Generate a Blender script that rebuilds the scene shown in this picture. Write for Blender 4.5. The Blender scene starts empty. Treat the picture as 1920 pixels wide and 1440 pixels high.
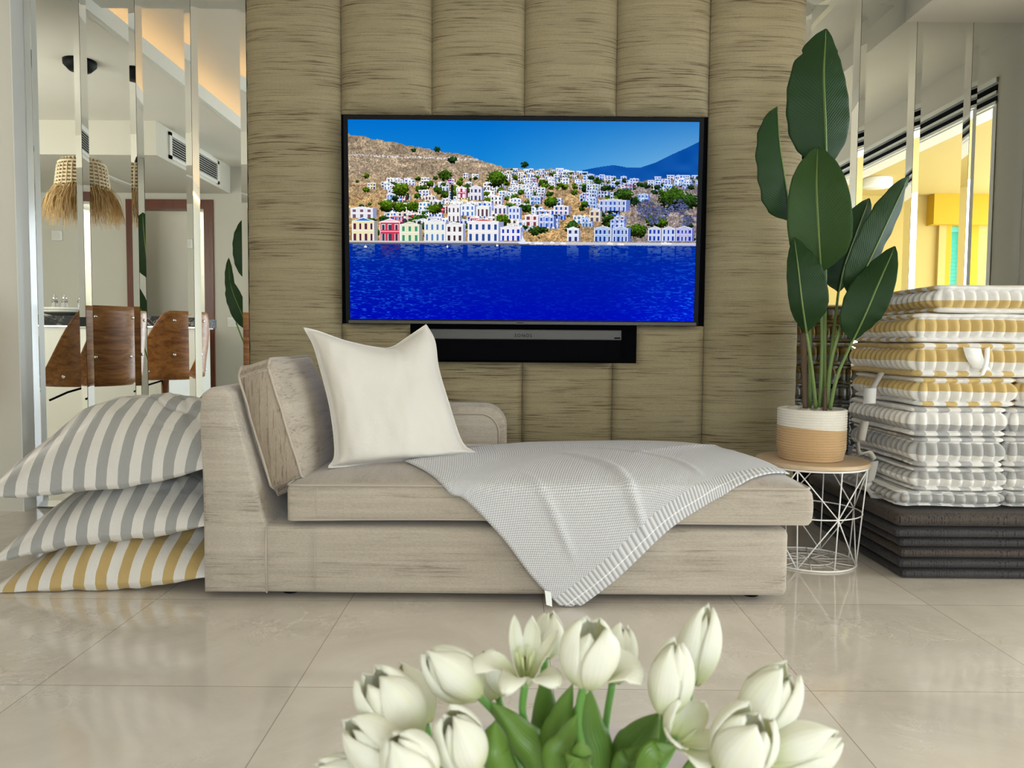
import bpy, bmesh, math, random
import numpy as np
from mathutils import Vector, Matrix, noise as mnoise

# ------------------------------------------------------------------ camera
scene = bpy.context.scene
COL = scene.collection
F_PX = 1450.0
CAM_Z = 0.81
PITCH = math.radians(3.2)
ROLL = 0.0075
cam_data = bpy.data.cameras.new('camera')
cam = bpy.data.objects.new('camera', cam_data)
COL.objects.link(cam)
cam_data.sensor_fit = 'HORIZONTAL'
cam_data.sensor_width = 36.0
cam_data.lens = 36.0 * F_PX / 1920.0
fwd = Vector((0, math.cos(PITCH), -math.sin(PITCH)))
right0 = Vector((1, 0, 0))
up0 = right0.cross(fwd)
cr, sr = math.cos(ROLL), math.sin(ROLL)
RIGHT = right0 * cr + up0 * sr
UP = up0 * cr - right0 * sr
rot = Matrix((RIGHT, UP, -fwd)).transposed()
cam.matrix_world = Matrix.Translation((0, 0, CAM_Z)) @ rot.to_4x4()
cam_data.clip_start = 0.02
cam_data.dof.use_dof = True
cam_data.dof.focus_distance = 2.7
cam_data.dof.aperture_fstop = 10.5
scene.camera = cam

def W(px, py, Y):
    """photo pixel -> world point on the plane y = Y"""
    d = fwd * F_PX + RIGHT * (px - 960) + UP * (720 - py)
    k = Y / d.y
    return Vector((d.x * k, Y, CAM_Z + d.z * k))

# ------------------------------------------------------------------ view / light
vs = scene.view_settings
vs.view_transform = 'Standard'
try: vs.look = 'None'
except Exception: pass
vs.exposure = 0.0
vs.gamma = 1.0
vs.use_curve_mapping = False
scene.cycles.use_denoising = True
scene.cycles.max_bounces = 12
scene.cycles.diffuse_bounces = 6
scene.cycles.glossy_bounces = 6
scene.cycles.sample_clamp_indirect = 6.0
scene.cycles.caustics_reflective = False
scene.cycles.caustics_refractive = False

world = bpy.data.worlds.new('sky')
scene.world = world
world.use_nodes = True
wn = world.node_tree
wn.nodes['Background'].inputs[0].default_value = (0.80, 0.90, 1.0, 1)
wn.nodes['Background'].inputs[1].default_value = 6.8

def add_light(name, kind, loc, rot, energy, color=(1, 1, 1), size=1.0, size_y=None, portal=False, spot=None):
    ld = bpy.data.lights.new(name, kind)
    ld.energy = energy
    ld.color = color
    if kind == 'AREA':
        ld.shape = 'RECTANGLE'
        ld.size = size
        ld.size_y = size_y or size
        if portal: ld.cycles.is_portal = True
    elif kind == 'SUN':
        ld.angle = math.radians(size)
    elif kind in ('POINT', 'SPOT'):
        ld.shadow_soft_size = size
        if spot: ld.spot_size = spot
    o = bpy.data.objects.new(name, ld)
    COL.objects.link(o)
    o.location = loc
    o.rotation_euler = rot
    return o

PI = math.pi
# sun reaching only the terrace
add_light('sun', 'SUN', (8, 0, 8), (math.radians(12), math.radians(42), 0), 1.2, (1.0, 0.93, 0.80), 1.0)
# daylight portals in the real openings
add_light('terrace_opening_portal', 'AREA', (2.46, 0.9, 1.0), (0, PI / 2, 0), 1, (1, 1, 1), 2.0, 5.0, portal=True)
add_light('rear_window_portal', 'AREA', (0.7, -3.45, 1.2), (PI / 2, 0, 0), 1, (1, 1, 1), 2.6, 2.4, portal=True)
# daylight falling in through the wide window behind the camera
add_light('rear_window_daylight', 'AREA', (0.75, -3.35, 1.2), (PI / 2, 0, 0), 17, (0.95, 0.98, 1.0), 2.4, 2.2)

# added fill lamp, out of view, brightening the kitchen beside the left pier
add_light('kitchen_fill_light', 'AREA', (-3.75, 3.50, 1.5), (PI / 2, 0, PI), 38, (1.0, 0.99, 0.93), 1.5, 1.3)

# ------------------------------------------------------------------ node helpers
def mat(name, base=(0.5, 0.5, 0.5), rough=0.6, metal=0.0, sheen=0.0, coat=0.0, spec=0.5):
    m = bpy.data.materials.new(name)
    m.use_nodes = True
    nt = m.node_tree
    b = nt.nodes['Principled BSDF']
    b.inputs['Base Color'].default_value = (*base, 1)
    b.inputs['Roughness'].default_value = rough
    b.inputs['Metallic'].default_value = metal
    b.inputs['Specular IOR Level'].default_value = spec
    if sheen:
        b.inputs['Sheen Weight'].default_value = sheen
        b.inputs['Sheen Roughness'].default_value = 0.4
    if coat:
        b.inputs['Coat Weight'].default_value = coat
        b.inputs['Coat Roughness'].default_value = 0.08
    return m

class N:
    """tiny node graph helper"""
    def __init__(s, m):
        s.m = m; s.nt = m.node_tree; s.b = s.nt.nodes['Principled BSDF']
    def n(s, t, **kw):
        nd = s.nt.nodes.new(t)
        for k, v in kw.items(): setattr(nd, k, v)
        return nd
    def l(s, a, b): s.nt.links.new(a, b)
    def coord(s, kind='Object', scale=(1, 1, 1), loc=(0, 0, 0), rot=(0, 0, 0)):
        tc = s.n('ShaderNodeTexCoord'); mp = s.n('ShaderNodeMapping')
        mp.inputs['Scale'].default_value = scale
        mp.inputs['Location'].default_value = loc
        mp.inputs['Rotation'].default_value = rot
        s.l(tc.outputs[kind], mp.inputs[0])
        return mp.outputs[0]
    def noise(s, vec, scale=5, detail=3, rough=0.5, dist=0.0):
        t = s.n('ShaderNodeTexNoise')
        t.inputs['Scale'].default_value = scale
        t.inputs['Detail'].default_value = detail
        t.inputs['Roughness'].default_value = rough
        t.inputs['Distortion'].default_value = dist
        s.l(vec, t.inputs['Vector'])
        return t.outputs[0]
    def ramp(s, fac, stops):
        r = s.n('ShaderNodeValToRGB')
        e = r.color_ramp.elements
        while len(e) < len(stops): e.new(0.5)
        for el, (p, c) in zip(e, stops):
            el.position = p
            el.color = (c, c, c, 1) if isinstance(c, (int, float)) else (*c, 1)
        s.l(fac, r.inputs[0])
        return r.outputs[0]
    def math(s, op, a, b=None, clamp=False):
        m = s.n('ShaderNodeMath', operation=op, use_clamp=clamp)
        for i, v in enumerate((a, b)):
            if v is None: continue
            if isinstance(v, (int, float)): m.inputs[i].default_value = v
            else: s.l(v, m.inputs[i])
        return m.outputs[0]
    def mix(s, fac, a, b, blend='MIX'):
        m = s.n('ShaderNodeMix', data_type='RGBA', blend_type=blend)
        for i, v in ((0, fac), (6, a), (7, b)):
            if isinstance(v, (int, float)): m.inputs[i].default_value = v
            elif isinstance(v, tuple): m.inputs[i].default_value = (*v, 1)
            else: s.l(v, m.inputs[i])
        return m.outputs[2]
    def sep(s, vec):
        x = s.n('ShaderNodeSeparateXYZ'); s.l(vec, x.inputs[0]); return x.outputs
    def base(s, c): s.l(c, s.b.inputs['Base Color'])
    def bump(s, h, strength=0.3, dist=0.002):
        b = s.n('ShaderNodeBump')
        b.inputs['Strength'].default_value = strength
        b.inputs['Distance'].default_value = dist
        s.l(h, b.inputs['Height'])
        s.l(b.outputs[0], s.b.inputs['Normal'])

def streak_fabric(name, light, dark, along='x', amount=0.75, rough=0.75, sheen=0.35, fine=1.0, p0=0.42, pmin=0.10):
    """brushed chenille velvet: thin dark dashes running along one axis, gathered in patches"""
    m = mat(name, light, rough, sheen=sheen, spec=0.2)
    g = N(m)
    st = {'x': (4.5, 120, 190), 'y': (120, 4.5, 190), 'z': (150, 150, 4.5), 'p': (4.5, 3, 190)}[along]
    st2 = {'x': (110, 260, 300), 'y': (260, 110, 300), 'z': (260, 260, 110), 'p': (110, 110, 300)}[along]
    warp = g.noise(g.coord(scale={'x': (3, 1, 3), 'y': (1, 3, 3), 'z': (3, 3, 1), 'p': (3, 1, 3)}[along]), 1.0, 2, 0.5)
    f = g.noise(g.coord(scale=tuple(v * fine for v in st)), 1.0, 3, 0.62, 0.15)
    f2 = g.noise(g.coord(scale=st2, loc=(3, 7, 1)), 1.0, 2, 0.5)
    f3 = g.noise(g.coord(scale=tuple(v * 0.33 for v in st), loc=(9, 2, 6)), 1.0, 2, 0.5)
    pt = g.noise(g.coord(scale={'x': (1, 2.5, 4), 'y': (2.5, 1, 4), 'z': (4, 4, 1), 'p': (1, 1, 4)}[along], loc=(1.3, 0.2, 4)), 1.9, 3, 0.7)
    dash = g.ramp(f, [(0.53, 0.0), (0.63, 1.0)])
    patch = g.ramp(pt, [(p0, pmin), (p0 + 0.20, 1.0)])
    fac = g.math('MULTIPLY', g.math('MULTIPLY', dash, patch), amount, True)
    light2 = tuple(v * 0.88 for v in light)
    c = g.mix(g.ramp(f3, [(0.35, 0.0), (0.65, 1.0)]), light, light2)
    c = g.mix(g.math('MULTIPLY', patch, 0.22), c, dark)
    c = g.mix(fac, c, dark)
    soft = g.ramp(f2, [(0.3, 0.86), (0.7, 1.06)])
    c = g.mix(0.8, c, soft, 'MULTIPLY')
    g.base(c)
    g.bump(g.math('ADD', f2, g.math('MULTIPLY', fac, -1.0)), 0.12, 0.0010)
    return m

def stripe_mat(name, col, white, axis, period, offset=0.0, duty=0.5, wob=0.004, rough=0.7, bump=0.3, sheen=0.1, spec=0.3):
    m = mat(name, white, rough, sheen=sheen, spec=spec)
    g = N(m)
    o = g.sep(g.coord())['xyz'.index(axis)]
    w = g.noise(g.coord(), 9.0, 2, 0.5)
    v = g.math('ADD', o, g.math('MULTIPLY', g.math('SUBTRACT', w, 0.5), wob * 4))
    v = g.math('ADD', v, 100.0 * period + offset)
    fr = g.math('FRACT', g.math('DIVIDE', v, period))
    k = g.math('LESS_THAN', fr, duty)
    weave = g.noise(g.coord(), 600, 2, 0.5)
    c = g.mix(k, white, col)
    c = g.mix(0.25, c, weave, 'MULTIPLY')
    g.base(c)
    wr = g.noise(g.coord(scale=(1, 1, 1)), 16, 4, 0.55, 0.6)
    g.bump(wr, bump, 0.012)
    return m

def wood_mat(name, c1, c2, axis='x', rough=0.35, scale=1.0, coat=0.0):
    m = mat(name, c1, rough, coat=coat)
    g = N(m)
    sc = {'x': (1.2, 14, 14), 'y': (14, 1.2, 14), 'z': (14, 14, 1.2)}[axis]
    n1 = g.noise(g.coord(scale=tuple(v * scale for v in sc)), 1.0, 4, 0.6, 1.2)
    n2 = g.noise(g.coord(scale=tuple(v * scale * 5 for v in sc)), 1.0, 3, 0.6)
    f = g.ramp(g.math('ADD', g.math('MULTIPLY', n1, 0.75), g.math('MULTIPLY', n2, 0.3)), [(0.36, 0.0), (0.66, 1.0)])
    g.base(g.mix(f, c1, c2))
    g.bump(n2, 0.08, 0.001)
    return m

def plaster(name, c, rough=0.85):
    m = mat(name, c, rough, spec=0.25)
    g = N(m)
    n = g.noise(g.coord(), 3.0, 4, 0.6)
    g.base(g.mix(0.06, c, n, 'MULTIPLY'))
    g.bump(g.noise(g.coord(), 220, 2, 0.5), 0.04, 0.001)
    return m

# ------------------------------------------------------------------ mesh helpers
def obj(name, verts, faces, m, parent=None, smooth=True, mi=None, world=True, kind=None):
    me = bpy.data.meshes.new(name)
    if parent is not None and world:
        L = parent['_loc']
        verts = [(v[0] - L[0], v[1] - L[1], v[2] - L[2]) for v in verts]
    me.from_pydata([tuple(v) for v in verts], [], faces)
    for mm in (m if isinstance(m, (list, tuple)) else [m]): me.materials.append(mm)
    me.polygons.foreach_set('use_smooth', [smooth] * len(me.polygons))
    if mi is not None: me.polygons.foreach_set('material_index', mi)
    me.update()
    o = bpy.data.objects.new(name, me)
    COL.objects.link(o)
    if parent is not None: o.parent = parent
    if kind: o['kind'] = kind
    return o

def recenter(o):
    """move a single-mesh thing's origin to its base centre"""
    me = o.data
    n = len(me.vertices)
    co = np.empty(n * 3); me.vertices.foreach_get('co', co); co = co.reshape(-1, 3)
    c = (co.min(0) + co.max(0)) / 2; c[2] = co[:, 2].min()
    co -= c
    me.vertices.foreach_set('co', co.ravel()); me.update()
    o.location = tuple(c)
    return o

def tag(o, label, cat, group=None):
    o['label'] = label; o['category'] = cat
    if group: o['group'] = group
    return o

THINGS = []
def thing(name, label, cat, loc=(0, 0, 0), rot=(0, 0, 0), group=None):
    o = bpy.data.objects.new(name, None)
    COL.objects.link(o)
    o.empty_display_size = 0.05
    o.location = loc; o.rotation_euler = rot
    o['_loc'] = list(loc)
    THINGS.append(o)
    return tag(o, label, cat, group)

class MB:
    def __init__(s): s.v = []; s.f = []; s.mi = []
    def add(s, v, f, mi=0):
        k = len(s.v); s.v += [tuple(p) for p in v]
        s.f += [tuple(i + k for i in q) for q in f]; s.mi += [mi] * len(f)
        return s
    def box(s, x0, x1, y0, y1, z0, z1, mi=0):
        v = [(x, y, z) for x in (x0, x1) for y in (y0, y1) for z in (z0, z1)]
        f = [(0, 1, 3, 2), (4, 6, 7, 5), (0, 4, 5, 1), (2, 3, 7, 6), (0, 2, 6, 4), (1, 5, 7, 3)]
        return s.add(v, f, mi)
    def tube(s, pts, r, seg=8, closed=False, mi=0, caps=True):
        pts = [Vector(p) for p in pts]
        n = len(pts)
        rs = r if isinstance(r, (list, tuple)) else [r] * n
        V = []; up = None
        for i, p in enumerate(pts):
            if closed: t = pts[(i + 1) % n] - pts[i - 1]
            else: t = pts[min(i + 1, n - 1)] - pts[max(i - 1, 0)]
            if t.length < 1e-9: t = Vector((0, 0, 1))
            t.normalize()
            if up is None:
                up = Vector((0, 0, 1)) if abs(t.z) < 0.9 else Vector((1, 0, 0))
            a = t.cross(up)
            if a.length < 1e-6: a = t.cross(Vector((0, 1, 0.01)))
            a.normalize(); b = a.cross(t).normalized(); up = b
            for k in range(seg):
                th = 2 * PI * k / seg
                V.append(p + (a * math.cos(th) + b * math.sin(th)) * rs[i])
        Fc = []
        for i in range(n if closed else n - 1):
            j = (i + 1) % n
            for k in range(seg):
                q = (k + 1) % seg
                Fc.append((i * seg + k, i * seg + q, j * seg + q, j * seg + k))
        if not closed and caps:
            Fc.append(tuple(range(seg))[::-1]); Fc.append(tuple((n - 1) * seg + k for k in range(seg)))
        return s.add(V, Fc, mi)
    def lathe(s, prof, cx=0, cy=0, seg=32, mi=0):
        V = []; Fc = []
        for r, z in prof:
            for k in range(seg):
                th = 2 * PI * k / seg
                V.append((cx + r * math.cos(th), cy + r * math.sin(th), z))
        for i in range(len(prof) - 1):
            for k in range(seg):
                q = (k + 1) % seg
                Fc.append((i * seg + k, i * seg + q, (i + 1) * seg + q, (i + 1) * seg + k))
        if prof[0][0] > 1e-6: Fc.append(tuple(range(seg))[::-1])
        if prof[-1][0] > 1e-6: Fc.append(tuple((len(prof) - 1) * seg + k for k in range(seg)))
        return s.add(V, Fc, mi)
    def grid(s, fn, nu, nv, mi=0, closeu=False):
        V = []; Fc = []
        for i in range(nu + (0 if closeu else 1)):
            for j in range(nv + 1):
                V.append(fn(i / nu, j / nv))
        for i in range(nu):
            a = i; b = (i + 1) % nu if closeu else i + 1
            for j in range(nv):
                Fc.append((a * (nv + 1) + j, b * (nv + 1) + j, b * (nv + 1) + j + 1, a * (nv + 1) + j + 1))
        return s.add(V, Fc, mi)
    def build(s, name, m, parent=None, smooth=True, world=True, kind=None):
        multi = isinstance(m, (list, tuple))
        return obj(name, s.v, s.f, m, parent, smooth, s.mi if multi else None, world, kind)

def bevel(o, w=0.004, seg=2, angle=0.6):
    md = o.modifiers.new('bevel', 'BEVEL')
    md.width = w; md.segments = seg; md.limit_method = 'ANGLE'; md.angle_limit = angle
    return o

def autosmooth(o, angle=0.7):
    """flat across sharp corners, smooth elsewhere"""
    me = o.data
    bm = bmesh.new(); bm.from_mesh(me)
    for e in bm.edges:
        if len(e.link_faces) == 2 and e.calc_face_angle(0) > angle: e.smooth = False
    bm.to_mesh(me); bm.free()
    return o

def rbox(x0, x1, y0, y1, z0, z1, r, n=10, deform=None):
    """box with rounded edges, n segments per face; deform(p, unit position in -1..1) -> p"""
    c = Vector(((x0 + x1) / 2, (y0 + y1) / 2, (z0 + z1) / 2))
    h = Vector(((x1 - x0) / 2, (y1 - y0) / 2, (z1 - z0) / 2))
    nn = n if isinstance(n, (tuple, list)) else (n, n, n)
    def axis_vals(hh, k):
        rr = min(r, hh * 0.999)
        e = [-1 + (1 - math.cos(PI / 2 * i / 3)) * rr / hh for i in range(3)]
        inner = [(-1 + rr / hh) + (2 - 2 * rr / hh) * i / k for i in range(k + 1)]
        return e + inner + [-t for t in e[::-1]]
    ax = [axis_vals(h[i], nn[i]) for i in range(3)]
    idx = {}; V = []; Fc = []
    def vert(u):
        key = tuple(round(t, 5) for t in u)
        if key in idx: return idx[key]
        p = Vector((u[0] * h[0], u[1] * h[1], u[2] * h[2]))
        q = Vector([max(-h[i] + min(r, h[i]), min(h[i] - min(r, h[i]), p[i])) for i in range(3)])
        d = p - q
        if d.length > 1e-9:
            # equal angle projection
            p = q + d.normalized() * r
        p = p + c
        if deform: p = deform(p, u)
        idx[key] = len(V); V.append(p); return idx[key]
    for a in range(3):
        b, d = (a + 1) % 3, (a + 2) % 3
        for sgn in (-1, 1):
            B, D = ax[b], ax[d]
            for i in range(len(B) - 1):
                for j in range(len(D) - 1):
                    q = []
                    for (bi, dj) in ((i, j), (i + 1, j), (i + 1, j + 1), (i, j + 1)):
                        u = [0, 0, 0]; u[a] = sgn; u[b] = B[bi]; u[d] = D[dj]
                        q.append(vert(u))
                    if sgn < 0: q = q[::-1]
                    if len(set(q)) == 4: Fc.append(tuple(q))
    m = MB(); m.add(V, Fc); return m

def nz(x, y, z, s=1.0, seed=0.0):
    return mnoise.noise(Vector((x * s + seed, y * s + seed * 1.7, z * s - seed)))

def ss(a, b, x):
    t = max(0.0, min(1.0, (x - a) / (b - a))); return t * t * (3 - 2 * t)

def bez(pts, n):
    """Catmull-Rom through points"""
    P = [Vector(p) for p in pts]
    P = [P[0] * 2 - P[1]] + P + [P[-1] * 2 - P[-2]]
    out = []
    seg = len(P) - 3
    for i in range(n + 1):
        t = i / n * seg; k = min(int(t), seg - 1); f = t - k
        a, b, c, d = P[k:k + 4]
        out.append(0.5 * ((2 * b) + (c - a) * f + (2 * a - 5 * b + 4 * c - d) * f * f + (3 * b - a - 3 * c + d) * f ** 3))
    return out

def srgb(r, g, b):
    return tuple(((c / 255) / 12.92 if c / 255 <= 0.04045 else (((c / 255) + 0.055) / 1.055) ** 2.4) for c in (r, g, b))

# ------------------------------------------------------------------ materials
M = {}
M['wall'] = plaster('wall paint', (0.70, 0.68, 0.60))
M['ceil'] = plaster('ceiling paint', (0.78, 0.76, 0.69))
M['white'] = plaster('white paint', (0.80, 0.80, 0.76), 0.5)
M['gloss_white'] = mat('gloss white lacquer', (0.82, 0.83, 0.78), 0.25)
M['velvet'] = streak_fabric('beige brushed velvet', (0.50, 0.44, 0.36), (0.17, 0.13, 0.095), p0=0.50)
M['velvet_v'] = streak_fabric('beige brushed velvet upright', (0.50, 0.435, 0.35), (0.17, 0.125, 0.085), 'z')
M['velvet_y'] = streak_fabric('beige brushed velvet side', (0.50, 0.435, 0.35), (0.17, 0.125, 0.085), 'y', 0.6)
M['panel'] = streak_fabric('panel brushed velvet', (0.37, 0.31, 0.185), (0.10, 0.070, 0.034), 'p', 1.0, 0.65, 0.10, 1.0, 0.42, 0.28)
M['seat'] = streak_fabric('seat velvet', (0.46, 0.40, 0.34), (0.28, 0.22, 0.17), 'y', 0.5, p0=0.5)
M['piping'] = mat('velvet piping', (0.46, 0.395, 0.32), 0.8, sheen=0.3)
M['black'] = mat('black plastic', (0.004, 0.004, 0.005), 0.55, spec=0.15)
M['black_matte'] = mat('black lining', (0.002, 0.002, 0.003), 0.8, spec=0.04)
M['chrome'] = mat('chrome', (0.75, 0.75, 0.74), 0.12, 1.0)
M['alu'] = mat('brushed aluminium', (0.085, 0.082, 0.078), 0.5, 0.4, spec=0.3)
M['white_wire'] = mat('white coated wire', (0.86, 0.85, 0.82), 0.4)
M['mirror'] = mat('mirror silvering', (0.86, 0.875, 0.84), 0.0, 1.0)
M['dark_gap'] = mat('dark joint', (0.02, 0.02, 0.02), 0.8)
M['door_wood'] = wood_mat('reddish door wood', (0.17, 0.045, 0.018), (0.10, 0.024, 0.010), 'z', 0.35)
M['stool_wood'] = wood_mat('walnut veneer', (0.60, 0.26, 0.07), (0.24, 0.08, 0.018), 'y', 0.38, 1.6, 0.08)
M['table_wood'] = wood_mat('pale ash veneer', (0.62, 0.47, 0.31), (0.50, 0.36, 0.22), 'x', 0.45, 2.0)
M['yellow'] = plaster('yellow stucco', (0.60, 0.41, 0.07))
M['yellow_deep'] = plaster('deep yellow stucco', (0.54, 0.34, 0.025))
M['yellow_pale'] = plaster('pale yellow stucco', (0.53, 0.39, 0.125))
M['teal'] = mat('teal shutter paint', (0.10, 0.50, 0.38), 0.5)
M['vent_dark'] = mat('vent hollow', (0.01, 0.01, 0.012), 0.9)
M['leather'] = mat('black seat leather', (0.02, 0.018, 0.016), 0.4)

def make_floor_mat():
    m = mat('polished beige marble', (0.55, 0.49, 0.42), 0.09, spec=0.55)
    g = N(m)
    base = g.noise(g.coord(), 2.2, 6, 0.65, 0.8)
    c = g.mix(g.ramp(base, [(0.30, 0.0), (0.70, 1.0)]), (0.58, 0.525, 0.455), (0.74, 0.685, 0.61))
    # per tile tone
    tile = g.coord(loc=(0.5, -1.76, 0))
    sx = g.sep(tile)
    fx = g.math('FLOOR', g.math('DIVIDE', sx[0], 0.6)); fy = g.math('FLOOR', g.math('DIVIDE', sx[1], 0.6))
    cmb = g.n('ShaderNodeCombineXYZ'); g.l(fx, cmb.inputs[0]); g.l(fy, cmb.inputs[1])
    wn_ = g.n('ShaderNodeTexWhiteNoise'); g.l(cmb.outputs[0], wn_.inputs['Vector'])
    c = g.mix(0.9, c, g.ramp(wn_.outputs['Value'], [(0, 0.90), (1, 1.06)]), 'MULTIPLY')
    v = g.noise(g.coord(loc=(4, 2, 0)), 3.4, 7, 0.62, 2.0)
    vein = g.ramp(g.math('ABSOLUTE', g.math('SUBTRACT', v, 0.5)), [(0.0, 1.0), (0.012, 0.0)])
    mask = g.ramp(g.noise(g.coord(loc=(9, 0, 0)), 2.0, 2, 0.5), [(0.5, 0.0), (0.66, 1.0)])
    c = g.mix(g.math('MULTIPLY', g.math('MULTIPLY', vein, mask), 0.65), c, (0.86, 0.82, 0.75))
    v2 = g.noise(g.coord(loc=(1, 8, 0)), 5.0, 7, 0.6, 1.5)
    vein2 = g.ramp(g.math('ABSOLUTE', g.math('SUBTRACT', v2, 0.52)), [(0.0, 1.0), (0.008, 0.0)])
    c = g.mix(g.math('MULTIPLY', g.math('MULTIPLY', vein2, mask), 0.4), c, (0.26, 0.20, 0.15))
    fleck = g.ramp(g.noise(g.coord(), 38, 3, 0.6), [(0.66, 0.0), (0.72, 1.0)])
    c = g.mix(g.math('MULTIPLY', fleck, 0.35), c, (0.70, 0.64, 0.56))
    # joints
    jx = g.math('FRACT', g.math('DIVIDE', g.math('ADD', sx[0], 60.0), 0.6))
    jy = g.math('FRACT', g.math('DIVIDE', g.math('ADD', sx[1], 60.0), 0.6))
    jl = g.math('MAXIMUM', g.math('LESS_THAN', jx, 0.0045), g.math('LESS_THAN', jy, 0.0045))
    c = g.mix(g.math('MULTIPLY', jl, 0.7), c, (0.27, 0.22, 0.17))
    g.base(c)
    g.b.inputs['Coat Weight'].default_value = 0.25
    g.b.inputs['Coat Roughness'].default_value = 0.03
    b = g.n('ShaderNodeBump'); b.inputs['Strength'].default_value = 0.035; b.inputs['Distance'].default_value = 0.02
    g.l(g.noise(g.coord(), 7.0, 2, 0.5), b.inputs['Height']); g.l(b.outputs[0], g.b.inputs['Normal'])
    return m
M['floor'] = make_floor_mat()

def black_marble():
    m = mat('black marble', (0.012, 0.012, 0.012), 0.3, spec=0.12)
    g = N(m)
    v = g.noise(g.coord(), 6.0, 6, 0.65, 2.5)
    vein = g.ramp(g.math('ABSOLUTE', g.math('SUBTRACT', v, 0.5)), [(0.0, 1.0), (0.022, 0.0)])
    mk = g.ramp(g.noise(g.coord(loc=(3, 3, 3)), 5.0, 2, 0.5), [(0.45, 0.0), (0.6, 1.0)])
    g.base(g.mix(g.math('MULTIPLY', vein, mk), (0.010, 0.011, 0.011), (0.55, 0.55, 0.52)))
    return m
M['marble_black'] = black_marble()
M['cabinet'] = mat('off-white cabinet lacquer', (0.60, 0.60, 0.54), 0.35)

# ================================================================== SETTING
MY = 3.65            # mirror plane
PY = 3.45            # front of the upholstered panel
XL, XR = -2.265, 2.374
def struct(name, m, mb, smooth=False):
    o = mb.build(name, m, smooth=smooth); o['kind'] = 'structure'; return o

# floor indoors and on the terrace
struct('floor', M['floor'], MB().box(-4.9, 2.46, -3.7, 3.9, -0.08, 0.0))
struct('floor_terrace', mat('terrace tile', (0.62, 0.56, 0.45), 0.5), MB().box(2.46, 5.6, -3.7, 5.0, -0.1, -0.02))
# walls
struct('wall_back', M['wall'], MB().box(-2.5, 2.6, MY + 0.015, MY + 0.2, 0, 3.0))
struct('wall_left_pier', M['wall'], MB().box(-4.9, XL - 0.0005, 3.56, 3.8, 0, 2.9))
struct('trim_1', M['gloss_white'], MB().box(XL - 0.0005, XL + 0.003, 3.555, MY + 0.015, 0, 2.41))
struct('wall_left', M['wall'], MB().box(-5.0, -4.6, -0.1, 3.6, 0, 2.9))
# right wall: pier next to the mirror, header above the opening, far pier
struct('wall_right', M['wall'], MB().box(XR, XR + 0.12, 3.43, MY + 0.2, 0, 2.9).box(XR, XR + 0.12, -1.75, 3.43, 2.12, 2.9)
       .box(XR, XR + 0.12, -3.6, -1.75, 0, 2.9))
# wall behind the camera with a wide window
struct('wall_rear', M['wall'], MB().box(-2.3, -0.6, -3.6, -3.48, 0, 2.9).box(2.0, 2.5, -3.6, -3.48, 0, 2.9)
       .box(-0.6, 2.0, -3.6, -3.48, 2.4, 2.9))
struct('wall_rear_return', M['wall'], MB().box(-2.42, -2.3, -3.6, 0.0, 0, 2.9))
# kitchen end wall with door opening
DX0, DX1 = -3.53, -2.88
struct('wall_kitchen', M['wall'], MB().box(-4.9, DX0, -0.12, 0.0, 0, 2.9).box(DX1, -2.3, -0.12, 0.0, 0, 2.9).box(DX0, DX1, -0.12, 0.0, 2.02, 2.9))
# ceilings: lower at the sides, raised tray with warm coves in the middle
struct('ceiling_left', M['ceil'], MB().box(-4.9, -2.09, -0.1, MY + 0.1, 2.41, 2.47))
struct('ceiling_right', M['ceil'], MB().box(1.5, XR, -3.6, MY + 0.1, 2.41, 2.47))
struct('ceiling_pelmet', M['ceil'], MB().box(1.80, XR, -3.6, MY, 2.29, 2.41))
struct('ceiling', M['ceil'], MB().box(-2.5, 1.95, -3.6, MY + 0.1, 2.66, 2.75).box(-2.5, -2.42, -3.6, MY, 2.47, 2.7).box(1.88, 1.95, -3.6, MY, 2.47, 2.7))
struct('trim_2', M['gloss_white'], MB().box(-2.12, -2.085, -0.1, MY - 0.0, 2.408, 2.495))
struct('trim_3', M['gloss_white'], MB().box(1.49, 1.52, -3.6, MY - 0.0, 2.408, 2.495))
struct('ceiling_near_panel', M['ceil'], MB().box(-2.1, 1.52, 3.3, MY + 0.1, 2.47, 2.52))
struct('trim_4', M['white'], MB().box(XL, -1.2, 3.60, MY + 0.02, 2.395, 2.41).box(1.32, XR, 3.60, MY + 0.02, 2.395, 2.41))
struct('ceiling_bulkhead', M['wall'], MB().box(-4.9, -2.64, 0.0, 1.50, 2.16, 2.41))
# frames round the added kitchen fill lamp and in the rear window
def window_frame(name, x0, x1, y0, y1, z0, z1, t, n):
    mb = MB().box(x0, x1, y0, y1, z0 - t, z0).box(x0, x1, y0, y1, z1, z1 + t).box(x0 - t, x0, y0, y1, z0 - t, z1 + t).box(x1, x1 + t, y0, y1, z0 - t, z1 + t)
    for k in range(1, n):
        x = x0 + (x1 - x0) * k / n
        mb.box(x - 0.02, x + 0.02, y0, y1, z0, z1)
    struct(name, M['gloss_white'], mb)
window_frame('fill_light_frame', -4.50, -3.00, 3.47, 3.56, 0.85, 2.15, 0.05, 2)  # unseen frame, added only to surround the kitchen fill lamp
window_frame('window_2', -0.55, 1.95, -3.40, -3.30, 0.15, 2.40, 0.05, 3)
# corner strip next to right mirror
struct('baseboard_right', M['floor'], MB().box(1.33, XR, 3.60, MY - 0.003, 0, 0.0005))
# tall side room behind the dark wood door
cl = MB()
cl.box(-3.9, -2.6, -2.2, -2.1, 0, 2.4).box(-4.0, -3.9, -2.2, -0.12, 0, 2.4).box(-2.6, -2.5, -2.2, -0.12, 0, 2.4)
struct('wall_closet', M['white'], cl)
struct('ceiling_closet', M['white'], MB().box(-4.0, -2.5, -2.2, -0.12, 2.25, 2.3))
add_light('closet_spot_light', 'POINT', (-3.0, -1.2, 2.05), (0, 0, 0), 34, (1.0, 0.97, 0.86), 0.05)
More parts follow.
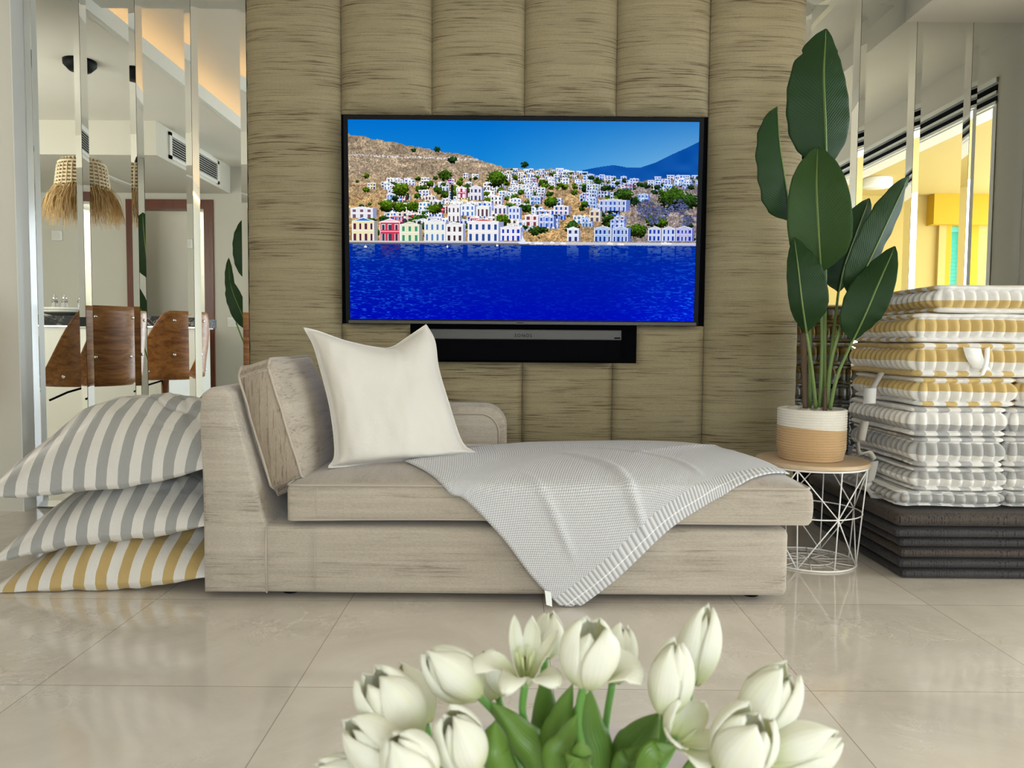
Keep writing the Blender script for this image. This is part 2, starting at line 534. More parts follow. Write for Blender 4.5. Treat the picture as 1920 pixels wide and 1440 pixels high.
# cove light strips, emitting where the strips lie on the ledge
def emis(name, c, s):
    m = mat(name, c, 0.5)
    b = m.node_tree.nodes['Principled BSDF']
    b.inputs['Emission Color'].default_value = (*c, 1); b.inputs['Emission Strength'].default_value = s
    return m
M['cove'] = emis('warm cove light', (1.0, 0.62, 0.28), 6.0)
o = recenter(MB().box(-2.30, -2.27, -3.4, 3.55, 2.472, 2.482).build('cove_light_strip', M['cove'], smooth=False))
tag(o, 'warm light strip hidden in the left ceiling cove', 'light strip')
o = recenter(MB().box(1.70, 1.73, -3.4, 3.55, 2.472, 2.482).build('cove_light_strip', M['cove'], smooth=False))
tag(o, 'warm light strip hidden in the right ceiling cove', 'light strip')
M['spot_glow'] = emis('spot lamp glow', (1.0, 0.95, 0.82), 22.0)

# sliding door head with tracks, and side jamb
hd = thing('sliding_door_frame', 'white and black sliding door head tracks above terrace opening at right', 'door frame', (XR + 0.06, 0.9, 0))
mb = MB()
bands = [(2.12, 2.095, 0), (2.085, 2.062, 1), (2.055, 2.04, 0), (2.03, 2.008, 1), (2.005, 1.99, 0)]
mb.box(XR + 0.01, XR + 0.12, -1.75, 3.43, 1.985, 2.12, 0)
for i, (a, b, k) in enumerate(bands):
    if k: mb.box(XR - 0.004, XR + 0.012, -1.75, 3.43, b, a, 1)
    else: mb.box(XR - 0.010, XR + 0.012, -1.75, 3.43, b, a, 0)
mb.build('head_track', [M['gloss_white'], M['black_matte']], hd, smooth=False)
MB().box(XR - 0.004, XR + 0.12, 3.40, 3.43, 0.0, 1.985).build('jamb', M['gloss_white'], hd, smooth=False)
MB().box(XR + 0.0, XR + 0.09, -1.75, 3.40, -0.01, 0.008).build('floor_track', M['alu'], hd, smooth=False)

# terrace
struct('ceiling_terrace', M['yellow_pale'], MB().box(2.5, 5.5, -1.6, 4.6, 2.45, 2.6))
struct('wall_terrace_far', M['yellow_pale'], MB().box(2.5, 4.72, -1.55, -1.4, -0.02, 2.45))
struct('wall_terrace_beam', M['yellow_deep'], MB().box(4.60, 5.5, -1.5, -1.25, 2.12, 2.45))
struct('wall_terrace_side', M['yellow'], MB().box(2.494, 2.52, -3.6, -1.75, -0.02, 2.45).box(2.494, 2.52, 3.45, 4.6, -0.02, 2.45))
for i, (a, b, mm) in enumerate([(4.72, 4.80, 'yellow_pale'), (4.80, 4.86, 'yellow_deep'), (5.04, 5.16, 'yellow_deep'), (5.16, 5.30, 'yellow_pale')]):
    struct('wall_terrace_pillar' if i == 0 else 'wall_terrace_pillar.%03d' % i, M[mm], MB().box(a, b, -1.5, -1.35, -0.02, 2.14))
sh = thing('louvred_shutter', 'teal louvred shutter between yellow terrace pillars, seen in right mirror', 'shutter', (4.95, -1.44, 0))
mb = MB(); mb.box(4.86, 4.88, -1.47, -1.43, 0, 2.12).box(5.02, 5.04, -1.47, -1.43, 0, 2.12).box(4.88, 5.02, -1.47, -1.43, 2.06, 2.12).box(4.88, 5.02, -1.47, -1.43, 0.0, 0.08)
mb.build('shutter_frame', M['teal'], sh, smooth=False)
mb = MB()
for k in range(48):
    z = 0.09 + k * 0.041
    mb.add([(4.88, -1.44, z), (5.02, -1.44, z), (5.02, -1.46, z + 0.046), (4.88, -1.46, z + 0.046), (4.88, -1.434, z), (5.02, -1.434, z), (5.02, -1.454, z + 0.046), (4.88, -1.454, z + 0.046)],
           [(0, 1, 2, 3), (7, 6, 5, 4), (0, 4, 5, 1), (3, 2, 6, 7)])
mb.build('louvre', M['teal'], sh, smooth=False)
ln = thing('terrace_ceiling_lamp', 'round white flush ceiling lamp on the yellow terrace ceiling', 'ceiling lamp', (3.62, -0.5, 2.45))
MB().lathe([(0.135, 2.45), (0.14, 2.44), (0.14, 2.375), (0.13, 2.362), (0.0001, 2.36)], 3.62, -0.5, 40).build('lamp_shade', M['gloss_white'], ln)
MB().lathe([(0.10, 2.452), (0.10, 2.448)], 3.62, -0.5, 24).build('ceiling_plate', M['alu'], ln)

# ================================================================== MIRROR PANELS
BEV, BT = 0.030, 0.030 * math.tan(math.radians(7.2))
def mirror_panel(x0, x1, label):
    g = 0.0009
    x0 += g; x1 -= g; z0, z1 = 0.004, 2.394
    th = thing('wall_mirror', label, 'mirror', ((x0 + x1) / 2, MY, z0), group='mirror strips')
    yo, yi = MY - BT, MY
    b = BEV
    V = [(x0, yo, z0), (x1, yo, z0), (x1, yo, z1), (x0, yo, z1), (x0 + b, yi, z0 + b), (x1 - b, yi, z0 + b), (x1 - b, yi, z1 - b), (x0 + b, yi, z1 - b)]
    obj('mirror_face', V[4:], [(0, 1, 2, 3)], M['mirror'], th, False)
    obj('bevelled_edge', V, [(0, 1, 5, 4), (1, 2, 6, 5), (2, 3, 7, 6), (3, 0, 4, 7)], M['mirror'], th, False)
    MB().box(x0, x1, MY + 0.0015, MY + 0.014, z0, z1).build('backing', M['dark_gap'], th, False)
LB = [-2.2615 + 0.2560 * i for i in range(5)]
ll = ['leftmost mirror strip, beside the white reveal of the left pier',
      'second mirror strip from the left, showing the wooden bar stool back',
      'third mirror strip from the left, showing dark wood door frame and air vent',
      'mirror strip touching left edge of the padded television wall']
for i in range(4): mirror_panel(LB[i], LB[i + 1], ll[i])
RB = [2.371 - 0.2585 * i for i in range(5)]
rl = ['rightmost mirror strip in the corner above the cushion stack',
      'second mirror strip from the right, reflecting the yellow terrace',
      'third mirror strip from the right, half behind big plant leaves',
      'mirror strip behind the plant, touching right edge of padded wall']
for i in range(4): mirror_panel(RB[i + 1], RB[i], rl[i])

# ================================================================== UPHOLSTERED WALL
pw = thing('padded_wall_panel', 'tall beige velvet channel-padded wall panel around the television', 'wall panel', (0.06, 3.55, 0))
zt = 2.47
def Wx(px, py=360): return W(px, py, PY).x
def Wz(py, px=985): return W(px, py, PY).z
c0, c1, c2, c3, c4, c5, c6 = [Wx(p, 100) for p in (459, 637, 809, 984, 1158, 1333, 1513)]
tvT = Wz(214); tvB = Wz(609); sbB = Wz(680)
sbL, sbR = Wx(768, 650), Wx(1195, 650)

def puff(name, rects, mat_, parent, depth=0.050, R=0.15, wr=1.0):
    """padded block: height from distance to the outline of a union of rectangles"""
    xs = set(); zs = set()
    for a, b, c, d in rects:
        xs |= {a, b}; zs |= {c, d}
        for t in (0.002, 0.006, 0.012, 0.022, 0.036):
            xs |= {a + t, b - t}; zs |= {c + t, d - t}
        k = int((b - a) / 0.03) + 1; xs |= {a + (b - a) * i / k for i in range(k)}
        k = int((d - c) / 0.03) + 1; zs |= {c + (d - c) * i / k for i in range(k)}
    def clean(s):
        s = sorted(s); out = [s[0]]
        for v in s[1:]:
            if v - out[-1] > 0.0012: out.append(v)
            else: pass
        return out
    xs, zs = clean(xs), clean(zs)
    inside = lambda x, z: any(a - 1e-6 <= x <= b + 1e-6 and c - 1e-6 <= z <= d + 1e-6 for a, b, c, d in rects)
    # boundary samples
    B = []
    e = 1e-4
    for a, b, c, d in rects:
        for i in range(int((b - a) / 0.008) + 2):
            x = min(b, a + i * 0.008)
            if not inside(x, c - 2 * e): B.append((x, c))
            if not inside(x, d + 2 * e): B.append((x, d))
        for i in range(int((d - c) / 0.008) + 2):
            z = min(d, c + i * 0.008)
            if not inside(a - 2 * e, z): B.append((a, z))
            if not inside(b + 2 * e, z): B.append((b, z))
    B = np.array(B)
    V = []; idx = {}; Fc = []
    def vert(i, j):
        if (i, j) in idx: return idx[(i, j)]
        x, z = xs[i], zs[j]
        d = math.sqrt(((B - (x, z)) ** 2).sum(1).min())
        t = 1 - min(d / R, 1.0)
        h = depth * math.sqrt(max(0, 1 - t * t)) if t < 1 else 0
        t2 = min(d / 0.16, 1); h += 0.010 * (1 - (1 - t2) ** 2)
        h += wr * 0.0022 * nz(x * 0.6, 0, z * 5.5, 6.0, 3.1) * min(1, d / 0.02)
        idx[(i, j)] = len(V); V.append((x, PY + 0.032 - h, z)); return idx[(i, j)]
    for i in range(len(xs) - 1):
        for j in range(len(zs) - 1):
            if inside((xs[i] + xs[i + 1]) / 2, (zs[j] + zs[j + 1]) / 2):
                Fc.append((vert(i, j), vert(i + 1, j), vert(i + 1, j + 1), vert(i, j + 1)))
    return obj(name, V, Fc, mat_, parent, True)
g = 0.002
puff('padded_channel', [(c0, c1 - g, 0.03, zt)], M['panel'], pw)
puff('padded_channel', [(c5 + g, c6, 0.03, zt)], M['panel'], pw)
for a, b in ((c1, c2), (c2, c3), (c3, c4), (c4, c5)):
    puff('padded_channel', [(a + g, b - g, tvT, zt)], M['panel'], pw)
puff('padded_channel', [(c1 + g, sbL, sbB, tvB), (c1 + g, c2 - g, 0.03, sbB)], M['panel'], pw, R=0.035, depth=0.028)
puff('padded_channel', [(c2 + g, c3 - g, 0.03, sbB)], M['panel'], pw, R=0.035, depth=0.028)
puff('padded_channel', [(c3 + g, c4 - g, 0.03, sbB)], M['panel'], pw, R=0.035, depth=0.028)
puff('padded_channel', [(sbR, c5 - g, sbB, tvB), (c4 + g, c5 - g, 0.03, sbB)], M['panel'], pw, R=0.035, depth=0.028)
# side returns and backing
mb = MB(); mb.box(c0 + 0.001, c6 - 0.001, PY + 0.033, MY + 0.01, 0.0, zt)
mb.build('backing_board', M['panel'], pw, False)
MB().box(c1 - 0.001, c5 + 0.001, PY + 0.028, PY + 0.0325, tvB - 0.001, tvT + 0.001).box(sbL, sbR, PY + 0.028, PY + 0.0325, sbB, tvB).build('niche_lining', M['black_matte'], pw, False)

# ================================================================== TELEVISION with painted picture
def paint_tv(Wd, Hd):
    rs = np.random.RandomState(5)
    sx, sy = Wd / 656.0, Hd / 371.0
    yy, xx = np.mgrid[0:Hd, 0:Wd]
    X = xx / sx; Y = yy / sy
    img = np.zeros((Hd, Wd, 3))
    def smooth_noise(fx, fy, seed):
        r = np.random.RandomState(seed)
        gx, gy = int(656 / fx) + 3, int(371 / fy) + 3
        G = r.rand(gy, gx)
        u = X / fx; v = Y / fy
        i = np.floor(u).astype(int); j = np.floor(v).astype(int)
        a = u - i; b = v - j
        a = a * a * (3 - 2 * a); b = b * b * (3 - 2 * b)
        return (G[j, i] * (1 - a) + G[j, i + 1] * a) * (1 - b) + (G[j + 1, i] * (1 - a) + G[j + 1, i + 1] * a) * b
    def C(*c): return np.array(c) / 255.0
    # sky
    t = np.clip(Y / 100, 0, 1)[..., None]; u = np.clip((X - 250) / 406, 0, 1)[..., None]
    top = C(0, 112, 205) * (1 - u) + C(52, 132, 205) * u
    bot = C(28, 140, 218) * (1 - u) + C(138, 190, 230) * u
    img[:] = top * (1 - t) + bot * t
    # mountain
    mp = [(400, 96), (439, 89), (470, 83), (497, 79), (520, 83), (548, 83), (575, 74), (599, 62), (630, 48), (656, 35)]
    my = np.interp(X, *zip(*mp)); my[X < 430] = 999
    m = (Y > my) & (X > 430)
    img[m] = (C(12, 82, 168) + (smooth_noise(30, 14, 2)[m][:, None] - 0.5) * 0.07)
    # hill
    hp = [(0, 26), (40, 33), (90, 42), (133, 49), (175, 57), (220, 63), (260, 76), (297, 87), (345, 89), (388, 86), (430, 92), (461, 99), (505, 106), (548, 109), (600, 102), (656, 97)]
    hy = np.interp(X, *zip(*hp)) + (smooth_noise(5, 5, 3) - 0.5) * 4
    n1 = smooth_noise(28, 9, 4); n2 = smooth_noise(6, 4, 6); n3 = smooth_noise(2.2, 1.7, 7)
    hill = C(178, 158, 132) * (1 - n1[..., None]) + C(150, 132, 112) * n1[..., None]
    rocks = (n2 * 0.5 + n3 * 0.6)[..., None]
    hill = hill * (0.72 + 0.5 * rocks)
    low = np.clip((Y - 95) / 60, 0, 1)[..., None]
    hill = hill * (1 - low) + (C(196, 160, 110) * (0.55 + 0.7 * rocks)) * low
    bl = np.clip((X - 430) / 120, 0, 1)[..., None]
    hill = hill * (1 - 0.6 * bl) + C(120, 122, 150) * (0.6 + 0.6 * rocks) * 0.6 * bl
    hm = (Y > hy) & (Y < 231)
    img[hm] = hill[hm]
    road = np.abs(Y - (64 + X * 0.03)) < 2.0
    rm = hm & road & (X < 260) & (n3 > 0.35)
    img[rm] = C(205, 196, 190)
    def rect(x0, y0, x1, y1, c):
        a, b = max(0, int(round(x0 * sx))), min(Wd, int(round(x1 * sx)))
        e, d = max(0, int(round(y0 * sy))), min(Hd, int(round(y1 * sy)))
        if b <= a: b = a + 1
        if d <= e: d = e + 1
        img[e:d, a:b] = c
    def tri(xa, ya, xb, yb, xc, yc, c):
        x0, x1 = int(min(xa, xb, xc) * sx), int(max(xa, xb, xc) * sx) + 1
        y0, y1 = int(min(ya, yb, yc) * sy), int(max(ya, yb, yc) * sy) + 1
        x0, y0 = max(x0, 0), max(y0, 0); x1, y1 = min(x1, Wd), min(y1, Hd)
        if x1 <= x0 or y1 <= y0: return
        gy, gx = np.mgrid[y0:y1, x0:x1]; gx = gx / sx; gy = gy / sy
        def e_(ax, ay, bx, by): return (gx - ax) * (by - ay) - (gy - ay) * (bx - ax)
        a, b, d = e_(xa, ya, xb, yb), e_(xb, yb, xc, yc), e_(xc, yc, xa, ya)
        mk = ((a >= 0) & (b >= 0) & (d >= 0)) | ((a <= 0) & (b <= 0) & (d <= 0))
        img[y0:y1, x0:x1][mk] = c
    def tree(x, y, r, dark=0.0):
        x0, x1 = int((x - r * 1.3) * sx), int((x + r * 1.3) * sx) + 1; y0, y1 = int((y - r) * sy), int((y + r) * sy) + 1
        x0, y0 = max(x0, 0), max(y0, 0); x1, y1 = min(x1, Wd), min(y1, Hd)
        if x1 <= x0 or y1 <= y0: return
        gy, gx = np.mgrid[y0:y1, x0:x1]; gx = gx / sx; gy = gy / sy
        d = ((gx - x) / (r * 1.3)) ** 2 + ((gy - y) / r) ** 2 + (n3[y0:y1, x0:x1] - 0.5) * 0.9
        sh = np.clip(1.1 - (gy - y + r) / (2 * r) + (n3[y0:y1, x0:x1] - 0.5) * 0.8, 0.15, 1.2)[..., None]
        col = (C(110, 150, 20) * (1 - dark) + C(35, 75, 40) * dark) * sh
        mk = d < 0.85
        img[y0:y1, x0:x1][mk] = col[mk]
    def house(x0, x1, yt, yb, wall, trim, win, roof=None, floors=2, cols=3):
        h = yb - yt; w = x1 - x0
        gable = h * 0.16
        side = w * 0.16
        rect(x1 - 0.5, yt + gable, x1 + side, yb, wall * np.array([0.62, 0.66, 0.82]))
        rect(x0, yt + gable, x1, yb, wall)
        tri(x0 - 1, yt + gable, x1 + 1, yt + gable, (x0 + x1) / 2, yt, trim)
        tri(x0 + 2, yt + gable, x1 - 2, yt + gable, (x0 + x1) / 2, yt + 1.6, roof if roof is not None else wall * 0.93)
        rect(x0 - 0.5, yt + gable - 0.4, x1 + 0.5, yt + gable + 1.0, trim)
        rect(x0, yt + gable, x0 + 1.0, yb, trim); rect(x1 - 1.0, yt + gable, x1, yb, trim)
        fh = (h - gable) / floors
        for f in range(floors):
            y = yt + gable + f * fh
            if f: rect(x0, y - 0.3, x1, y + 0.7, trim)
            for c in range(cols):
                xc = x0 + w * (c + 0.5) / cols; ww = max(1.1, w / cols * 0.22)
                wt, wb = y + fh * 0.28, y + fh * (0.84 if f < floors - 1 else 0.98)
                rect(xc - ww - 0.7, wt - 0.7, xc + ww + 0.7, wb, trim)
                rect(xc - ww, wt, xc + ww, wb, win)
    pal = [(238, 236, 240), (225, 228, 240), (240, 232, 218), (222, 222, 236), (246, 240, 226), (214, 216, 232), (236, 214, 196), (198, 208, 236)]
    wins = [(40, 70, 160), (60, 60, 90), (30, 90, 190), (90, 60, 60), (50, 110, 170)]
    tones = lambda x: C(1, 1, 1) * 255 if x < 330 else (np.array([0.80, 0.86, 1.0]) if x > 430 else np.array([0.93, 0.95, 1.0]))
    # distant skyline houses, then nearer rows
    rows = [(92, 300, 656, 70, 7), (100, 270, 656, 80, 8), (110, 30, 656, 80, 10), (119, 60, 640, 70, 11), (130, 20, 600, 50, 13), (142, 50, 560, 46, 14), (155, 60, 560, 36, 16), (168, 60, 520, 32, 18), (184, 20, 520, 26, 20), (198, 60, 520, 20, 21)]
    for (y, xa, xb, n, s) in rows:
        xs_ = np.sort(rs.uniform(xa, xb, n))
        for x in xs_:
            yb = y + rs.uniform(-5, 6)
            hyx = np.interp(x, *zip(*hp))
            if yb < hyx + 3: continue
            if x < 215 and y < 112 and rs.rand() < 0.86: continue
            if x < 70 and 125 < y < 165 and rs.rand() < 0.8: continue
            if 350 < x < 440 and 128 < y < 175 and rs.rand() < 0.75: continue
            if x > 500 and y > 150 and rs.rand() < 0.85: continue
            if rs.rand() < 0.28:
                tree(x, yb - s * 0.3, s * rs.uniform(0.35, 0.6), rs.rand() * 0.8 if x < 430 else 0.5 + rs.rand() * 0.5); continue
            w = s * rs.uniform(0.9, 1.45); h = s * rs.uniform(0.75, 1.15)
            tn = tones(x)
            wall = C(*pal[rs.randint(len(pal))]) * tn
            if rs.rand() < 0.05: wall = C(205, 60, 90) * tn
            if rs.rand() < 0.05: wall = C(235, 205, 90) * tn
            if rs.rand() < 0.07: wall = C(110, 150, 225) * tn
            house(x, x + w, yb - h, yb, wall, C(250, 250, 252) * tn, C(*wins[rs.randint(len(wins))]),
                  C(200, 110, 110) if rs.rand() < 0.12 else None, 2 if s > 9 else 1, 2 if w < 14 else 3)
            if rs.rand() < 0.5: tree(x - rs.uniform(1, 6), yb + 1, s * rs.uniform(0.2, 0.45), rs.rand() * 0.9)
    for _ in range(60):
        x = rs.uniform(0, 656); y = rs.uniform(110, 215)
        tree(x, y, rs.uniform(2, 6), rs.rand() if x < 430 else 0.4 + 0.6 * rs.rand())
    for (x, y, r, d) in [(97, 128, 13, 0.1), (278, 106, 16, 0.35), (180, 100, 11, 0.5), (95, 160, 11, 0.15), (70, 158, 12, 0.2), (160, 163, 11, 0.1), (290, 182, 12, 0.2), (195, 72, 7, 0.95), (167, 53, 6, 0.9), (122, 55, 4, 0.9),
                         (330, 80, 6, 0.9), (380, 148, 11, 0.3), (545, 200, 15, 0.45), (420, 197, 12, 0.7), (520, 135, 13, 0.6), (610, 140, 22, 0.55), (640, 145, 16, 0.7), (500, 155, 14, 0.6), (350, 203, 9, 0.6), (570, 183, 10, 0.2), (590, 185, 9, 0.3)]:
        tree(x, y, r, d)
    # dark rocks on the right hillside
    for (x, y, r) in [(560, 160, 18), (590, 165, 16), (625, 155, 16), (575, 178, 12), (640, 178, 14)]:
        d = ((X - x) / (r * 1.2)) ** 2 + ((Y - y) / r) ** 2 + (n2 - 0.5) * 1.1
        mk = (d < 0.7) & (n3 > 0.3)
        img[mk] = (C(70, 78, 110)[None] * (0.5 + n3[mk][:, None]))
    tex = 0.72 + 0.55 * smooth_noise(1.6, 1.4, 31) * (0.6 + 0.8 * smooth_noise(14, 9, 32))
    sat = hm & (Y > hy + 2)
    img[sat] = np.clip(img[sat] * tex[sat][:, None], 0, 1)
    rect(192, 118, 197, 146, C(25, 45, 35))
    W_ = C(248, 248, 250)
    house(203, 221, 120, 142, C(190, 40, 90), W_, C(240, 240, 250), None, 2, 2)
    house(228, 250, 118, 146, C(222, 220, 232), W_, C(60, 60, 110), None, 2, 3)
    # waterfront
    T = lambda cx: cx / 2.743 - 13
    TY = lambda cy: cy / 2.743 - 18
    fr = [(45, 160, 485, 545, (232, 232, 240), (120, 90, 110), None, 2, 3),
          (545, 610, 465, 560, (240, 236, 238), (70, 60, 80), None, 2, 3), (615, 685, 465, 530, (225, 235, 246), (60, 110, 190), None, 2, 3), (695, 760, 475, 532, (240, 238, 236), (90, 70, 80), None, 1, 3),
          (785, 850, 470, 520, (236, 232, 240), (80, 80, 120), None, 1, 3), (862, 920, 475, 545, (205, 215, 240), (40, 80, 190), None, 2, 3),
          (945, 1015, 515, 580, (236, 220, 226), (120, 60, 60), (170, 70, 60), 2, 2), (1020, 1095, 520, 585, (150, 170, 225), (50, 90, 190), None, 2, 3),
          (1330, 1468, 435, 500, (170, 190, 236), (60, 90, 180), None, 2, 6), (1095, 1170, 470, 520, (215, 205, 225), (60, 80, 150), None, 2, 3), (1280, 1335, 490, 555, (226, 206, 160), (90, 80, 110), None, 2, 2),
          (50, 165, 540, 662, (240, 228, 180), (90, 40, 60), (40, 120, 205), 2, 4), (195, 298, 545, 662, (205, 60, 90), (70, 60, 80), (235, 200, 210), 2, 3), (300, 398, 560, 662, (236, 232, 190), (60, 150, 110), None, 2, 3),
          (425, 535, 545, 660, (236, 238, 226), (90, 130, 190), (226, 226, 240), 2, 4), (538, 625, 560, 660, (238, 238, 238), (70, 50, 60), None, 2, 3), (650, 810, 540, 660, (240, 236, 240), (40, 80, 150), (200, 110, 110), 2, 5),
          (820, 925, 575, 655, (236, 230, 240), (30, 60, 190), None, 2, 4), (1165, 1225, 580, 655, (210, 222, 246), (40, 50, 110), None, 2, 2), (1305, 1395, 575, 655, (150, 185, 240), (30, 60, 140), None, 2, 4),
          (1402, 1482, 575, 655, (150, 182, 240), (30, 60, 140), None, 2, 4), (1585, 1652, 575, 652, (185, 200, 240), (30, 60, 160), None, 2, 3), (1658, 1725, 575, 652, (190, 205, 240), (30, 60, 160), None, 2, 3), (1732, 1812, 572, 652, (165, 170, 235), (30, 50, 160), None, 2, 4)]
    for (a, b, c, d, wl, wi, rf, fl, cn) in fr:
        house(T(a), T(b), TY(c), TY(d), C(*wl), C(250, 250, 250) * (1 if a < 1200 else 0.93), C(*wi), C(*rf) if rf else None, fl, cn)
    rect(0, 223, 656, 226, C(205, 205, 215)); rect(0, 226, 340, 229, C(110, 105, 100)); rect(340, 225, 656, 228, C(190, 200, 225))
    # sea
    sea = Y >= 229
    v = np.clip((Y - 229) / 142, 0, 1)
    rip = smooth_noise(9, 2.0, 21) * 0.5 + smooth_noise(4, 1.3, 22) * 0.5
    big = smooth_noise(90, 30, 23)
    base = C(0, 42, 150)[None, None] * (1 - v[..., None]) + C(0, 10, 178)[None, None] * v[..., None]
    lft = np.clip(1 - X / 330, 0, 1); rgt = np.clip((X - 480) / 176, 0, 1)
    amt = np.clip((rip - 0.52) * 3.2, 0, 1) * (0.18 + 0.65 * np.maximum(lft, rgt * 0.8) * (0.5 + big))
    base = base * (1 - amt[..., None]) + C(30, 105, 215) * amt[..., None]
    base = base + (C(0, 14, 34) * rgt[..., None]) * v[..., None]
    img[sea] = base[sea]
    # reflections of the house fronts just below the quay
    for (a, b, c, d, wl, wi, rf, fl, cn) in fr[10:]:
        x0, x1 = T(a), T(b)
        mk = sea & (X > x0) & (X < x1) & (Y < 262)
        k = (np.clip(1 - (Y - 229) / 33, 0, 1) * 0.42 * (rip > 0.42))[mk][:, None]
        img[mk] = img[mk] * (1 - k) + C(*wl) * 0.8 * k
    for (x, y, w) in [(28, 236, 5), (184, 235, 3), (278, 232, 4), (320, 226, 24), (350, 227, 16), (400, 227, 10), (488, 227, 11), (508, 228, 12), (590, 226, 20), (380, 226, 8)]:
        rect(x, y - 3, x + w, y, C(245, 245, 250)); rect(x + w * 0.3, y - 5, x + w * 0.5, y - 2, C(230, 230, 240))
    rect(326, 205, 327, 226, C(235, 235, 245)); tri(322, 226, 336, 226, 327, 212, C(225, 235, 250))
    img = np.clip(img, 0, 1)
    lin = np.where(img <= 0.04045, img / 12.92, ((img + 0.055) / 1.055) ** 2.4)
    return lin

TVY = 3.405
def tvp(px, py, dy=0.0):
    return W(px, py, TVY + dy)
sTL, sTR, sBL, sBR = tvp(653, 227), tvp(1309, 230), tvp(656, 599), tvp(1303, 601, 0.0)
# square the screen up in the world, with the slight forward tilt of the wall mount
sx0 = (sTL.x + sBL.x) / 2; sx1 = (sTR.x + sBR.x) / 2
sz1 = (sTL.z + sTR.z) / 2; sz0 = (sBL.z + sBR.z) / 2
TILT = 0.035
def TV(u, v, off=0.0):
    """u 0..1 across, v 0..1 upward, off towards the viewer"""
    return (sx0 + (sx1 - sx0) * u, TVY + TILT * (0.5 - v) * 1.0 - off, sz0 + (sz1 - sz0) * v)
tv = thing('television', 'flat screen television showing a blue harbour town, set in padded wall', 'television', ((sx0 + sx1) / 2, TVY, sz0))
TW, TH = 656, 371
def build_screen():
    lin = paint_tv(TW, TH)
    me = bpy.data.meshes.new('screen')
    nx, ny = TW, TH
    u = np.linspace(0, 1, nx + 1); v = np.linspace(0, 1, ny + 1)
    L = tv['_loc']
    vv, uu = np.meshgrid(v, u, indexing='ij')
    co = np.empty(((ny + 1) * (nx + 1), 3), dtype=np.float32)
    co[:, 0] = (sx0 + (sx1 - sx0) * uu - L[0]).ravel()
    co[:, 1] = (TVY + TILT * (0.5 - vv) - L[1]).ravel()
    co[:, 2] = (sz0 + (sz1 - sz0) * vv - L[2]).ravel()
    ii, jj = np.meshgrid(np.arange(nx), np.arange(ny))
    a = (jj * (nx + 1) + ii).ravel()
    q = np.stack([a, a + 1, a + nx + 2, a + nx + 1], 1).astype(np.int32)
    me.vertices.add(len(co)); me.vertices.foreach_set('co', co.ravel())
    me.loops.add(q.size); me.loops.foreach_set('vertex_index', q.ravel())
    me.polygons.add(len(q)); me.polygons.foreach_set('loop_start', np.arange(0, q.size, 4, dtype=np.int32))
    me.update(); me.validate()
    at = me.attributes.new('picture', 'FLOAT_COLOR', 'FACE') if False else me.attributes.new('picture', 'FLOAT_COLOR', 'CORNER')
    colr = np.ones((len(q), 4, 4), dtype=np.float32)
    colr[:, :, :3] = lin[::-1].reshape(-1, 3)[:, None, :]
    at.data.foreach_set('color', colr.ravel())
    m = mat('lit screen', (0.0, 0.0, 0.0), 0.5, spec=0.0)
    g_ = N(m)
    an = g_.n('ShaderNodeAttribute'); an.attribute_name = 'picture'
    g_.l(an.outputs['Color'], g_.b.inputs['Emission Color'])
    g_.b.inputs['Emission Strength'].default_value = 1.0
    me.materials.append(m)
    o = bpy.data.objects.new('screen', me); COL.objects.link(o); o.parent = tv
build_screen()
fw_u = 0.0165; fw_v = 0.019
def tvbox(u0, u1, v0, v1, o0, o1):
    V = [TV(u, v, o) for u in (u0, u1) for v in (v0, v1) for o in (o0, o1)]
    return V, [(0, 1, 3, 2), (4, 6, 7, 5), (0, 4, 5, 1), (2, 3, 7, 6), (0, 2, 6, 4), (1, 5, 7, 3)]
mb = MB()
mb.add(*tvbox(-0.012, 0.0, -0.02, 1.02, -0.03, 0.006)); mb.add(*tvbox(1.0, 1.012, -0.02, 1.02, -0.03, 0.006))
mb.add(*tvbox(0.0, 1.0, 1.0, 1.02, -0.03, 0.006)); mb.add(*tvbox(0.0, 1.0, -0.006, 0.0, -0.03, 0.006))
mb.build('bezel', M['black'], tv, False)
MB().add(*tvbox(-0.004, 1.006, -0.022, -0.007, -0.02, 0.010)).build('lower_trim', M['alu'], tv, False)
MB().add(*tvbox(0.485, 0.505, -0.017, -0.012, 0.010, 0.0104)).build('maker_mark', M['dark_gap'], tv, False)
MB().add(*tvbox(0.0, 1.0, -0.005, 1.01, -0.04, -0.001)).build('back_case', M['black'], tv, False)

# soundbar
sL, sR = W(795, 620, 3.40), W(1165, 635, 3.40)
sb = thing('soundbar', 'long dark soundbar with grey lower lip below the television', 'soundbar', ((sL.x + sR.x) / 2, 3.42, sbB + 0.01))
zb = W(985, 637, 3.40).z; ztp = W(985, 618, 3.40).z
lx = 2 * W(981, 620, 3.40).x - sR.x
o = MB().box(lx, sR.x, 3.395, 3.47, zb, ztp).build('front_strip', M['alu'], sb, False); bevel(o, 0.004)
o = MB().box(lx + 0.004, sR.x - 0.004, 3.402, 3.477, sbB + 0.012, zb).build('grille', M['black_matte'], sb, False)
def text_mesh(s, size, m, parent, loc, name='lettering', rotx=PI / 2, spacing=1.0):
    cu = bpy.data.curves.new('t', 'FONT'); cu.body = s; cu.size = size; cu.align_x = 'CENTER'; cu.align_y = 'CENTER'
    cu.extrude = 0.0006; cu.space_character = spacing
    to = bpy.data.objects.new('t', cu); COL.objects.link(to)
    dg = bpy.context.evaluated_depsgraph_get(); dg.update()
    me = bpy.data.meshes.new_from_object(to.evaluated_get(dg))
    bpy.data.objects.remove(to)
    me.name = name; me.materials.clear(); me.materials.append(m)
    o = bpy.data.objects.new(name, me); COL.objects.link(o); o.parent = parent
    L = parent['_loc']; o.location = (loc[0] - L[0], loc[1] - L[1], loc[2] - L[2]); o.rotation_euler = (rotx, 0, 0)
    return o
